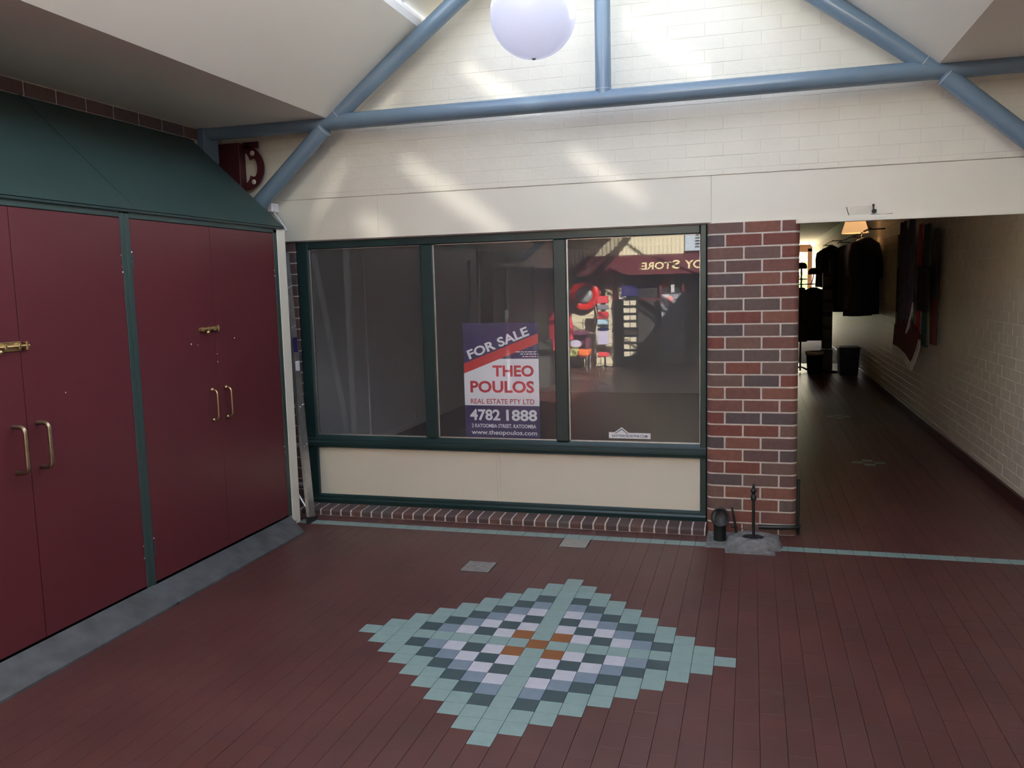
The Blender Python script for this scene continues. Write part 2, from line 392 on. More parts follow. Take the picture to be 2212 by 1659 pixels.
# diamond
mosaic = {k: tile_me(P-G, P-G, 'tile_'+k, 'mosaic_tile') for k in ('sage', 'dark', 'blue', 'white', 'orange')}
for i in range(-9, 10):
    for j in range(-9, 10):
        d = abs(i)+abs(j)
        if d > 9: continue
        occ.add((i, j))
        if d == 0 or d == 2 and i*j != 0: k = 'orange'
        elif i == 0 or j == 0 or d >= 8: k = 'sage'
        else: k = {7: 'dark', 6: 'blue', 5: 'white', 4: 'dark', 3: 'white'}[d]
        inst(mosaic[k], 'mosaic_tile', (colx(i), rowy(j), 0), floor)
# pale border row along the shopfront
IMIN, IMAX = int(round((XL-DX)/P)), int(round((XR-DX)/P))-1
for i in range(-23, IMAX+2):
    occ.add((i, 18))
    if -0.29 < colx(i) < 0.17: continue
    inst(mosaic['sage'], 'border_tile', (colx(i), rowy(18), 0), floor)
# two covers let into the floor
for a in (-7, -6):
    for b in (10, 11): occ.add((a, b))
for a in (-2, -1):
    for b in (16, 17): occ.add((a, b))
# small motifs in the passage
for (cj) in (47.5, 76):
    cj = int(cj); ci = 21
    for (a, b) in ((-1, 0), (1, 0), (0, 1), (0, -1)):
        occ.add((ci+a, cj+b)); inst(mosaic['sage'], 'mosaic_tile', (colx(ci+a), rowy(cj+b), 0), floor)
# red tiles, 100 x 200, in half bond; the largest in view one by one, the rest as one mass
full = tile_me(P-GX, 2*P-GY, 'tile_red', 'floor_tile'); half = tile_me(P-GX, P-GY, 'tile_red', 'floor_tile_half')
cells = []
for i in range(-33, IMAX+2):
    j = -105-(i % 2)
    while j < 150:
        x = colx(i)
        y0 = rowy(j)
        if y0 > 0.2 and x < 0.25: j += 2; continue
        a, b = (i, j) in occ, (i, j+1) in occ
        if not a and not b: cells.append((x, rowy(j+0.5), 2))
        else:
            if not a: cells.append((x, rowy(j), 1))
            if not b: cells.append((x, rowy(j+1), 1))
        j += 2
def near(c):
    x, y, n = c
    d = math.hypot(x, y+5.88)
    # direction of view and inside the frame
    inx = (-0.62*(y+5.88)-0.25 < x < 0.30*(y+5.88)+0.3)
    return (0 if (inx and y > -3.45 and x > -3.1) else 100)+d
cells.sort(key=near)
mass = MB()
for k, (x, y, n) in enumerate(cells):
    if k < 300: inst(full if n == 2 else half, 'floor_tile', (x, y, 0), floor)
    else:
        w, d = (P-GX)/2, (n*P-GY)/2
        mass.add([(x-w, y-d, -0.008), (x+w, y-d, -0.008), (x+w, y+d, -0.008), (x-w, y+d, -0.008), (x-w, y-d, 0), (x+w, y-d, 0), (x+w, y+d, 0), (x-w, y+d, 0)],
                 [(0, 1, 5, 4), (1, 2, 6, 5), (2, 3, 7, 6), (3, 0, 4, 7), (4, 5, 6, 7)])
tag(build(mass, 'floor_tile_rest', 'tile_red_mass', floor, fix=False), kind='stuff')

# ------------------------------------------------------------------ brick laying helper
brick_cache = {}
def brick_me(l, h, d, axis, m, c, name):
    key = (round(l, 4), round(h, 4), round(d, 4), axis, m, c)
    if key not in brick_cache:
        mb = MB()
        if axis == 'x': mb.box(-l/2, l/2, 0, d, 0, h, c)
        else: mb.box(0, d, -l/2, l/2, 0, h, c)
        brick_cache[key] = mb.data(name, m)
    return brick_cache[key]
def lay(parent, axis, a0, a1, z0, z1, face, depth, m, mmass, joint, c, pick, limit=300, clip=None, phase=0.0, zref=2.0527, jit=0.0, mass_name='brick_rest', pitch=0.24):
    """stretcher bond in the plane 'axis'-z; face = coordinate of the brick face, depth signed inwards; pick(a, z) = priority (lower first) or None to mass"""
    H = 0.086; out = []
    k0 = int(math.floor((z0-zref)/H))-1
    k = k0
    while zref+k*H < z1:
        zb = zref+k*H+joint/2; zt = zref+(k+1)*H-joint/2
        zb2, zt2 = max(zb, z0), min(zt, z1)
        if zt2-zb2 > 0.012:
            off = phase+(0.5*pitch if k % 2 else 0)
            n0 = int(math.floor((a0-off)/pitch))-1
            n = n0
            while off+n*pitch < a1:
                l0 = max(off+n*pitch+joint/2, a0); l1 = min(off+(n+1)*pitch-joint/2, a1)
                if l1-l0 > 0.015:
                    if clip:
                        r = clip(l0, l1, zb2, zt2)
                    else: r = (l0, l1)
                    if r and r[1]-r[0] > 0.015: out.append((r[0], r[1], zb2, zt2))
                n += 1
        k += 1
    pr = []
    for b in out:
        q = pick((b[0]+b[1])/2, (b[2]+b[3])/2); pr.append((q if q is not None else 1e9, b))
    pr.sort(key=lambda t: t[0])
    mb = MB()
    for i, (q, (l0, l1, zb, zt)) in enumerate(pr):
        j = random.uniform(-jit, jit); s = 1 if depth > 0 else -1; D = abs(depth)
        if q < 1e8 and i < limit:
            me = brick_me(l1-l0, zt-zb, D, axis, m, c, 'brick')
            fc = face+s*j
            o = inst(me, 'brick', ((l0+l1)/2, fc if s > 0 else fc-D, zb) if axis == 'x' else (fc if s > 0 else fc-D, (l0+l1)/2, zb), parent)
        else:
            if axis == 'x': mb.box(l0, l1, face+s*j, face+depth, zb, zt, c)
            else: mb.box(face+s*j, face+depth, l0, l1, zb, zt, c)
    if mb.v: tag(build(mb, mass_name, mmass, parent, fix=False), kind='stuff')

# ------------------------------------------------------------------ gable wall above the shopfront (painted brick)
def roofz(x): return max(4.66-abs(x-CX)*0.80, 3.25)
GZ0 = 2.447
gw = struct(MB().prism([(XL-0.2, GZ0), (XR+0.3, GZ0), (XR+0.3, 3.25), (CX+1.7625, 3.25), (CX, 4.66), (CX-1.7625, 3.25), (XL-0.2, 3.25)], 'y', 0.0135, 0.24), 'wall_back', 'cream_joint', 'cream painted brick gable wall above the shopfront')
def gclip(l0, l1, zb, zt):
    m = (roofz(l0)+roofz(l1))/2
    lim = roofz(l0) if l0 > CX else 99
    if zt > min(roofz(l0), roofz(l1)): return None
    return (l0, l1)
def gpick(a, z):
    if z > 3.75 or a < -4.0 or a > 1.75: return None
    return abs(z-2.95)*0.4+abs(a-CX)*0.05
lay(gw, 'x', XL, XR, 2.449, 4.6, 0.012, 0.03, 'cream_brick', 'cream_brick', 0.0032, 0.0012, gpick, 300, gclip, phase=0.05, jit=0.0008, mass_name='painted_brick_rest')

# fascia boards over the shopfront
trim1 = struct(MB().box(XL, -2.7055, 0.019, 0.06, 2.134, 2.4445, 0.001), 'trim_1', 'cream', 'short cream fascia board at the cupboard end')
trim2 = struct(MB().box(-2.7045, -0.2665, 0.019, 0.06, 2.134, 2.4445, 0.001), 'trim_2', 'cream', 'cream fascia board above the shop window')
mb = MB().box(-0.2655, XR, 0.019, 0.06, 2.128, 2.4445, 0.001)
trim3 = struct(mb, 'trim_3', 'cream', 'cream fascia board above the passage mouth with a torn hole')
build(MB().prism([(0.006, 2.104), (0.07, 2.104), (0.07, 2.14), (0.014, 2.14), (0.014, 2.126), (0.006, 2.126)], 'x', 0.165, XR), 'moulding', 'cream', trim3)
dm = MB()                                                            # the torn patch: lifted flap, hole, crack
dm.prism([(0.738, 2.206), (0.752, 2.207), (0.750, 2.176), (0.766, 2.170), (0.763, 2.150), (0.742, 2.146), (0.735, 2.160), (0.742, 2.178)], 'y', 0.0155, 0.021)
build(dm, 'torn_hole', 'black', trim3)
build(MB().tube([(0.585, 0.018, 2.195), (0.59, 0.017, 2.17), (0.60, 0.018, 2.142)], 0.0022, 6).tube([(0.73, 0.018, 2.143), (0.80, 0.018, 2.139), (0.86, 0.018, 2.142)], 0.002, 6), 'crack', 'shelf_dark', trim3)
build(MB().add([(0.60, 0.0185, 2.144), (0.73, 0.0185, 2.146), (0.735, 0.007, 2.200), (0.61, 0.012, 2.196), (0.60, 0.020, 2.142), (0.73, 0.020, 2.144), (0.735, 0.010, 2.201), (0.61, 0.015, 2.197)], [(0, 1, 2, 3), (7, 6, 5, 4), (0, 4, 5, 1), (1, 5, 6, 2), (2, 6, 7, 3), (3, 7, 4, 0)]), 'lifted_flap', 'cream', trim3)
# lintel backing behind the fascia, hides the room above
struct(MB().box(XL-0.2, XR+0.3, 0.062, 0.24, 2.128, 2.42), 'wall_lintel', 'plaster_dim', 'hidden lintel behind the cream fascia')

# ------------------------------------------------------------------ brick pier beside the passage
PX0, PX1 = -0.293, 0.303
def round_rect(x0, x1, y0, y1, rl, rr, n=5):
    """plan outline with rounded front corners (front = y0)"""
    p = []
    if rl: p += [(x0+rl-rl*math.cos(t), y0+rl-rl*math.sin(t)) for t in [PI/2*k/n for k in range(n+1)]]
    else: p.append((x0, y0))
    if rr: p += [(x1-rr+rr*math.sin(t), y0+rr-rr*math.cos(t)) for t in [PI/2*k/n for k in range(n+1)]]
    else: p.append((x1, y0))
    return p+[(x1, y1), (x0, y1)]
pier = tag(build(MB().prism(round_rect(PX0+0.002, PX1-0.002, 0.0025, 0.45, 0.045, 0.045), 'z', 0, 2.13), 'wall_pier', 'mortar'), 'round-cornered red brick pier between window and passage', 'building', kind='structure')
pier_rows = {0: [(PX0, -0.0575, 1, 0), (-0.0470, 0.1805, 0, 0), (0.1915, PX1, 0, 1)], 1: [(PX0, -0.1780, 1, 0), (-0.1675, 0.0605, 0, 0), (0.0715, PX1, 0, 1)]}
pm = {}
for n in range(0, 26):
    z0 = 2.0527-0.086*n+0.005; z1 = z0+0.076
    if z1 < 0.02: break
    z0 = max(z0, 0.002); z1 = min(z1, 2.128)
    par = n % 2
    for k, (a, b, rl, rr) in enumerate(pier_rows[par]):
        key = (par, k, round(z1-z0, 3), round(z0, 3) == 0.002)
        if key not in pm:
            q = MB(); poly = round_rect(a, b, 0, 0.11, 0.048 if rl else 0.003, 0.048 if rr else 0.003, 5 if (rl or rr) else 1)
            cx = (a+b)/2; h = z1-z0; ins = 0.0025
            def sc(p): return (cx+(p[0]-cx)*(1-2*ins/(b-a)), 0.055+(p[1]-0.055)*(1-2*ins/0.11))
            nn = len(poly); rings = [(poly, ins), (poly, h-ins)]
            v = [(x-cx, y, 0) for x, y in map(sc, poly)]+[(x-cx, y, ins) for x, y in poly]+[(x-cx, y, h-ins) for x, y in poly]+[(x-cx, y, h) for x, y in map(sc, poly)]
            f = [tuple(range(nn-1, -1, -1)), tuple(range(3*nn, 4*nn))]
            for r in range(3):
                f += [(r*nn+i, r*nn+(i+1) % nn, (r+1)*nn+(i+1) % nn, (r+1)*nn+i) for i in range(nn)]
            q.add(v, f); pm[key] = q.data('brick', 'brick')
            bm = bmesh.new(); bm.from_mesh(pm[key]); bmesh.ops.recalc_face_normals(bm, faces=bm.faces); bm.to_mesh(pm[key]); bm.free()
        inst(pm[key], 'brick', ((a+b)/2, random.uniform(-0.0012, 0.0012), z0), pier)
# brick jamb on the far side of the window, seen as a sliver behind the ladder
jamb = struct(MB().box(-3.95, -3.437, 0.055, 0.2, 0, 2.13), 'wall_jamb', 'mortar', 'sliver of brick wall behind the ladder')
for n in range(0, 25):
    z0 = 2.0527-0.086*n+0.0045; z1 = min(z0+0.077, 2.128)
    if z1 < 0.03: break
    z0 = max(z0, 0.002)
    for a, b in (((-3.66, -3.435),) if n % 2 else ((-3.555, -3.435), (-3.79, -3.565))):
        inst(brick_me(b-a, z1-z0, 0.08, 'x', 'sill_brick', 0.003, 'brick'), 'brick', ((a+b)/2, 0.05, z0), jamb)

# ------------------------------------------------------------------ shop window
win = tag(empty('window_1', (-1.865, 0.06, 0.05)), 'three-pane shop window with dark green frame over cream panels', 'window', kind='structure')
FY0, FY1 = 0.058, 0.125
def fr(name, x0, x1, z0, z1, y0=FY0, y1=FY1, m='frame_green', c=0.006, parent=None): return build(MB().box(x0, x1, y0, y1, z0, z1, c), name, m, parent or win)
fr('jamb', -3.430, -3.335, 0.05, 2.13); fr('jamb', -0.341, -0.297, 0.05, 2.13)
fr('mullion', -2.398, -2.302, 0.604, 2.068); fr('mullion', -1.373, -1.279, 0.604, 2.068)
fr('head', -3.335, -0.341, 2.068, 2.13)
def rail(name, prof): return build(MB().prism(prof, 'x', -3.42, -0.302), name, 'frame_green', win)
rail('transom', [(0.045, 0.515), (0.040, 0.535), (0.040, 0.552), (0.050, 0.560), (0.050, 0.575), (0.060, 0.585), (0.075, 0.604), (0.125, 0.604), (0.125, 0.505), (0.060, 0.505)])
rail('bottom_rail', [(0.050, 0.056), (0.045, 0.085), (0.055, 0.098), (0.055, 0.112), (0.070, 0.124), (0.125, 0.124), (0.125, 0.05), (0.050, 0.05)])
for a, b in ((-3.335, -2.398), (-2.302, -1.373), (-1.279, -0.341)):
    p = build(MB().box(a-0.004, b+0.004, 0.094, 0.100, 0.600, 2.072), 'pane', 'glass', win)
    bd = MB().box(a, a+0.009, 0.084, 0.093, 0.604, 2.068).box(b-0.004, b, 0.084, 0.093, 0.604, 2.068).box(a, b, 0.084, 0.093, 0.604, 0.612).box(a, b, 0.084, 0.093, 2.063, 2.068)
    build(bd, 'glazing_bead', 'alu', win)
for a, b in ((-3.375, -1.845), (-1.820, -0.341)): build(MB().box(a, b, 0.085, 0.10, 0.118, 0.510, 0.002), 'lower_panel', 'cream_panel', win)
build(MB().box(-1.845, -1.820, 0.081, 0.10, 0.118, 0.510, 0.003), 'joint_strip', 'cream_panel', win)
# brick-on-edge sill
sill = struct(MB().prism([(-0.108, 0.0), (-0.109, 0.035), (-0.096, 0.0465), (0.085, 0.0535), (0.2, 0.0535), (0.2, 0.0)], 'x', -3.42, PX0-0.004), 'trim_sill', 'mortar', 'dark brick-on-edge sill below the cream panels')
def sill_me():
    q = MB().prism([(-0.110, 0.0), (-0.112, 0.036), (-0.098, 0.049), (0.085, 0.056), (0.085, 0.0)], 'x', -0.038, 0.038)
    me = q.data('brick', 'sill_brick'); bm = bmesh.new(); bm.from_mesh(me)
    bmesh.ops.bevel(bm, geom=bm.edges[:], offset=0.003, segments=1, affect='EDGES'); bmesh.ops.recalc_face_normals(bm, faces=bm.faces); bm.to_mesh(me); bm.free(); return me
sm_ = sill_me(); x = PX0-0.012-0.038
while x > -3.42: inst(sm_, 'brick', (x, 0, 0.001), sill); x -= 0.0865

# the shop behind the glass: empty room
struct(MB().box(-4.3, 0.28, 0.2, 8.2, -0.006, 0.004), 'floor_shop', 'in_floor', 'dark brown floor inside the empty shop')
wl = struct(MB().box(-4.30, -4.15, 0.2, 6.8, 0, 2.34), 'wall_shop_left', 'plaster', 'grey side wall inside the empty shop')
build(MB().box(-4.15, -4.135, 2.72, 2.80, 0, 2.34, 0.003), 'joint_strip', 'white_trim', wl)
build(MB().box(-4.15, -4.138, 0.2, 6.8, 0, 0.07, 0.003), 'skirting', 'plaster', wl)
build(MB().box(-4.19, -4.12, 6.76, 6.83, 0, 2.34, 0.004), 'corner_trim', 'white_trim', wl)
tag(build(MB().box(-4.15, -4.132, 4.02, 4.14, 0.09, 0.17, 0.004), 'power_outlet', 'white'), 'small white power outlet low on the shop side wall', 'power outlet')
struct(MB().box(-4.3, -4.15, 6.9, 8.2, 0, 2.34), 'wall_shop_recess', 'shelf_dark', 'dark recess at the far end of the shop side wall')
struct(MB().box(-4.3, 0.28, 7.58, 7.7, 0, 2.34), 'wall_shop_back', 'plaster_dim', 'grey back wall of the empty shop')
struct(MB().box(0.14, 0.28, 0.45, 7.6, 0, 2.34), 'wall_shop_right', 'plaster_dim', 'side wall between the shop and the passage')
struct(MB().box(-4.3, 0.28, 0.24, 7.7, 2.34, 2.42), 'ceiling_shop', 'plaster', 'plain ceiling inside the empty shop')
struct(MB().box(-4.4, -3.9, 0.2, 0.26, 0, 2.42), 'wall_shop_front', 'plaster_dim', 'blank return beside the shop window')

# ------------------------------------------------------------------ signs on the glass
def for_sale():
    x0, x1, zb, zt = -2.092, -1.508, 0.588, 1.476; w, h = x1-x0, zt-zb
    t = tag(empty('for_sale_sign', ((x0+x1)/2, 0.112, zb)), 'blue, red and white FOR SALE board standing behind the middle window pane', 'sign')
    y = 0.110
    def X(u): return x0+w*(u-128)/960.0          # layout measured on the board itself
    def Z(v): return zt-h*(v-105)/1515.0
    build(MB().box(x0, x1, y, y+0.005, zb, zt), 'board', 'navy', t)
    d = 0.0008
    def poly(pts, m, name, k): build(MB().prism([(X(a), Z(b)) for a, b in pts], 'y', y-d*k-0.0006, y-d*k), name, m, t)
    poly([(128, 625), (1088, 242), (1088, 368), (130, 750)], 'print_red', 'red_band', 1)
    poly([(128, 752), (600, 562), (1088, 562), (1088, 1165), (128, 1165)], 'print_white', 'white_field', 1)
    def txt(s, u0, u1, v0, v1, m, bold=0.02, name='lettering', k=2.2):
        lettering(s, (X(u0), y-d*k, Z(v1)), (1, 0, 0), (0, 0, 1), X(u1)-X(u0), Z(v0)-Z(v1), m, t, name, bold)
    txt('THEO', 500, 1025, 645, 792, 'ink_red', 0.032); txt('POULOS', 205, 1025, 845, 1000, 'ink_red', 0.032)
    txt('REAL ESTATE PTY LTD', 205, 1025, 1078, 1145, 'ink_red', 0.012)
    txt('4782', 190, 585, 1215, 1362, 'print_white', 0.03, k=1.2); txt('1888', 660, 1055, 1215, 1362, 'print_white', 0.03, k=1.2)
    txt('2 KATOOMBA STREET, KATOOMBA', 210, 1040, 1405, 1462, 'print_white', 0.02, k=1.2)
    txt('www.theopoulos.com', 205, 1050, 1485, 1562, 'print_white', 0.01, k=1.2)
    a = math.atan2(Z(265)-Z(572), X(975)-X(200)); L = math.hypot(Z(265)-Z(572), X(975)-X(200))
    lettering('FOR SALE', (X(208), y-d*2.4, Z(572)), (math.cos(a), 0, math.sin(a)), (-math.sin(a), 0, math.cos(a)), L, h*122/1515, 'print_white', t, 'lettering', 0.03)
    q = MB()                                       # three lines of fine print too small to read
    for v, u0 in ((475, 800), (503, 860), (533, 885)):
        z = Z(v)
        u = u0
        while u < 1062:
            du = random.uniform(18, 60); q.box(X(u), X(min(u+du, 1066)), y-d*2, y-d*1.2, z-0.003, z+0.003); u += du+10
        q.box(X(1076), X(1085), y-d*2, y-d*1.2, z-0.003, z+0.003)
    build(q, 'fine_print', 'print_white', t)
for_sale()
def sticker():
    t = tag(empty('window_sticker', (-0.842, 0.092, 0.628)), 'small white house-shaped sticker low on the right window pane', 'sticker')
    y0, y1 = 0.0925, 0.0937
    build(MB().prism([(-0.990, 0.630), (-0.690, 0.630), (-0.690, 0.672), (-0.846, 0.672), (-0.896, 0.712), (-0.950, 0.674), (-0.990, 0.674)], 'y', y0, y1), 'backing', 'white', t)
    build(MB().prism([(-0.948, 0.666), (-0.896, 0.702), (-0.850, 0.664), (-0.858, 0.664), (-0.896, 0.694), (-0.939, 0.666)], 'y', y0-0.0008, y0-0.0002), 'roof_line', 'ink_grey', t)
    lettering('SAVTWAYEODYNE.COM', (-0.968, y0-0.0006, 0.640), (1, 0, 0), (0, 0, 1), 0.256, 0.018, 'ink_grey', t, 'lettering', 0.02)
sticker()

# ------------------------------------------------------------------ passage on the right
pw = struct(MB().box(XR+0.004, XR+0.3, -13.5, 24.0, 0, 4.2), 'wall_right', 'pass_far', 'long painted brick wall along the passage')
def ppick(a, z):
    if a < 0.55 or a > 8: return None
    if a < 2.2 and z > 2.12: return None
    return a+0.15*abs(z-1.2)
lay(pw, 'y', 0.24, 8.0, 0.115, 2.93, XR, 0.03, 'pass_brick', 'pass_brick', 0.007, 0.0016, ppick, 300, jit=0.0008, mass_name='painted_brick_rest')
build(MB().box(XR-0.012, XR+0.02, -13, 24.0, 0.0, 0.112, 0.003), 'skirting', 'skirt', pw)
struct(MB().box(0.20, 0.303, 0.45, 24.0, 0, 2.93), 'wall_passage_left', 'pass_far', 'left wall of the passage behind the pier')
cl = struct(MB().box(0.2, XR+0.2, 0.06, 24.0, 2.93, 3.0), 'ceiling_passage', 'ceiling', 'white ceiling of the passage with cornice')
build(MB().prism([(XR-0.11, 2.93), (XR, 2.93), (XR, 2.80), (XR-0.015, 2.80), (XR-0.03, 2.83), (XR-0.085, 2.895)], 'y', 0.3, 24.0), 'cornice', 'ceiling', cl)
# timber frame and open end of the passage
d1 = tag(empty('door_1', (1.1, 23.7, 0)), 'brown timber doorway at the bright far end of the passage', 'doorway', kind='structure')
for a, b in ((0.30, 0.42), (1.76, 1.90)): build(MB().box(a, b, 23.6, 23.75, 0, 2.78, 0.01), 'door_post', 'tan_wood', d1)
build(MB().box(0.30, 1.90, 23.6, 23.75, 2.66, 2.90, 0.01), 'door_head', 'tan_wood', d1)
for z in (0.9, 1.75): build(MB().box(0.42, 1.76, 23.66, 23.69, z, z+0.05, 0.005), 'door_bar', 'black', d1)
# pendant lamp
lp = tag(empty('pendant_lamp', (1.57, 8.6, 2.44)), 'warm lit pendant lampshade under the passage ceiling', 'lamp')
build(MB().lathe([(0.20, 0.0), (0.203, 0.004), (0.150, 0.19), (0.145, 0.19), (0.196, 0.0)], (1.57, 8.6, 2.455), 28), 'lampshade', 'lampshade', lp)
build(MB().tube([(1.57, 8.6, 2.64), (1.57, 8.6, 2.93)], 0.006, 8).lathe([(0.05, 0), (0.05, -0.03), (0.02, -0.035)], (1.57, 8.6, 2.93), 16), 'cord', 'black', lp)
build(MB().sphere((1.57, 8.6, 2.56), 0.04, 12, 8), 'bulb', lum('lamp_bulb', (1.0, 0.68, 0.36, 1), 25), lp)

# ------------------------------------------------------------------ roof: soffits, sloping panels, skylight
struct(MB().box(XL-0.2, NL, -13.5, 0.02, ZS, ZS+0.05), 'ceiling_left_soffit', 'ceiling', 'flat grey soffit over the maroon cupboard')
struct(MB().box(NR, XR+0.2, -13.5, 0.02, ZS, ZS+0.05), 'ceiling_right_soffit', 'ceiling', 'flat soffit at the upper right edge')
TL = (-2.245, 3.552); TRr = (2*CX-TL[0], TL[1])
def slope(a, b, name, label):
    return struct(MB().prism([a, b, (b[0], b[1]+0.06), (a[0], a[1]+0.06)], 'y', -13.5, 0.02), name, 'ceiling', label)
sL = slope((NL, ZS), TL, 'ceiling_left_slope', 'sloping white ceiling board on the left of the skylight')
sR = slope((NR, ZS), TRr, 'ceiling_right_slope', 'sloping white ceiling board on the right of the skylight')
# white kerb and glazed ridge
SKY0 = -0.42
sk = tag(empty('window_skylight', (CX, -6.5, 3.56)), 'glazed ridge skylight with white bars at the top of the roof', 'skylight', kind='structure')
for s in (-1, 1):
    def X_(x): return CX+s*(x-CX)
    xk = CX-1.298
    build(MB().prism([(X_(xk), 3.552), (X_(xk-0.06), 3.552), (X_(xk-0.06), 3.62), (X_(xk-0.005), 3.645), (X_(xk+0.012), 3.60)], 'y', -13.5, 0.02), 'kerb', 'white_trim', sk)
    # sloping bars from kerb to ridge
    y = SKY0
    k = 0
    while y > -13.4:
        w = 0.05 if k == 0 else 0.03
        a = Vector((X_(xk-0.02), y, 3.63)); b = Vector((CX, y, 4.62))
        build(MB().add([(a.x, y-w, a.z), (a.x, y, a.z), (b.x, y, b.z), (b.x, y-w, b.z), (a.x, y-w, a.z+0.05), (a.x, y, a.z+0.05), (b.x, y, b.z+0.05), (b.x, y-w, b.z+0.05)],
              [(0, 1, 2, 3), (7, 6, 5, 4), (0, 4, 5, 1), (1, 5, 6, 2), (2, 6, 7, 3), (3, 7, 4, 0)]), 'glazing_bar', 'white_trim', sk)
        if y-1.2 > -13.5:
            y2 = y-1.2
            build(MB().add([(a.x, y2, a.z+0.03), (a.x, y-w, a.z+0.03), (b.x, y-w, b.z+0.03), (b.x, y2, b.z+0.03), (a.x, y2, a.z+0.036), (a.x, y-w, a.z+0.036), (b.x, y-w, b.z+0.036), (b.x, y2, b.z+0.036)],
                  [(0, 1, 2, 3), (7, 6, 5, 4), (0, 4, 5, 1), (1, 5, 6, 2), (2, 6, 7, 3), (3, 7, 4, 0)]), 'pane', 'roof_glass', sk)
        y -= 1.2; k += 1
    # closed strip between the last bar and the gable wall
    build(MB().add([(X_(xk-0.02), SKY0, 3.66), (X_(xk-0.02), 0.4, 3.66), (CX, 0.4, 4.65), (CX, SKY0, 4.65), (X_(xk-0.02), SKY0, 3.70), (X_(xk-0.02), 0.4, 3.70), (CX, 0.4, 4.69), (CX, SKY0, 4.69)],
          [(0, 1, 2, 3), (7, 6, 5, 4), (0, 4, 5, 1), (1, 5, 6, 2), (2, 6, 7, 3), (3, 7, 4, 0)]), 'flashing', 'cream', sk)
build(MB().box(CX-0.06, CX+0.06, -13.5, 0, 4.60, 4.70), 'ridge_beam', 'white_trim', sk)

# blue tubular trusses
def truss(y, label):
    t = tag(empty('roof_truss', (CX, y, 2.45)), label, 'roof truss', 'tubular roof trusses')
    R = 0.057; zc = 2.952
    build(MB().tube([(XL+0.02, y, zc), (XR+0.0, y, zc)], R, 28), 'bottom_chord', 'steel_blue', t)
    top = (CX, y, zc+(CX-NL)*0.732)
    for s in (-1, 1):
        n = (CX+s*(CX-NL)*-1*-1, y, zc) if False else ((NL if s < 0 else 2*CX-NL), y, zc)
        raf = build(MB().tube([n, top], R, 28), 'rafter', 'steel_blue', t)
        d = Vector((s*0.60, 0, -0.53)).normalized()
        p0 = Vector(n)+d*0.05; p1 = Vector(n)+d*1.14
        build(MB().tube([p0, p1], R, 28), 'brace', 'steel_blue', t)
        build(MB().tube([Vector(n)+d*0.062, Vector(n)+d*0.068], R+0.0025, 28), 'weld_ring', 'weld', t)
        e = (Vector(top)-Vector(n)).normalized()
        build(MB().tube([Vector(n)+e*0.085, Vector(n)+e*0.090], R+0.002, 28), 'weld_ring', 'weld', t)
        xe = XL+0.03 if s < 0 else XR-0.03
        build(MB().box(xe-0.03, xe+0.03, y-0.09, y+0.09, zc-0.22, zc+0.02, 0.004), 'end_plate', 'steel_blue', t)
    build(MB().tube([(CX, y, zc), top], R*0.92, 28), 'king_post', 'steel_blue', t)
    build(MB().tube([(CX, y, zc+0.056), (CX, y, zc+0.061)], R*0.92+0.002, 28), 'weld_ring', 'weld', t)
    return t
truss(-0.22, 'blue-grey tubular steel roof truss in front of the cream gable wall')
truss(-4.6, 'blue-grey tubular roof truss overhead behind the photographer')
truss(-8.0, 'blue-grey tubular roof truss nearest the shop with the maroon awning')

# globe lamp
gc = (-0.985, -1.93, 2.992)
gl = tag(empty('globe_lamp', (gc[0], gc[1], gc[2]-0.2)), 'large white opal globe lamp hanging below the skylight', 'lamp')
build(MB().sphere(gc, 0.2005, 48, 32), 'globe', 'globe', gl)
build(MB().lathe([(0.006, -0.206), (0.010, -0.203), (0.010, -0.199), (0.0, -0.199)], gc, 12), 'drain_cap', 'alu', gl)
build(MB().lathe([(0.075, 0.185), (0.08, 0.19), (0.08, 0.235), (0.02, 0.25), (0.0, 0.25)], gc, 24), 'gallery', 'steel_blue', gl)
build(MB().tube([(gc[0], gc[1], gc[2]+0.24), (gc[0]+0.0, gc[1], 4.6)], 0.012, 10), 'stem', 'steel_blue', gl)

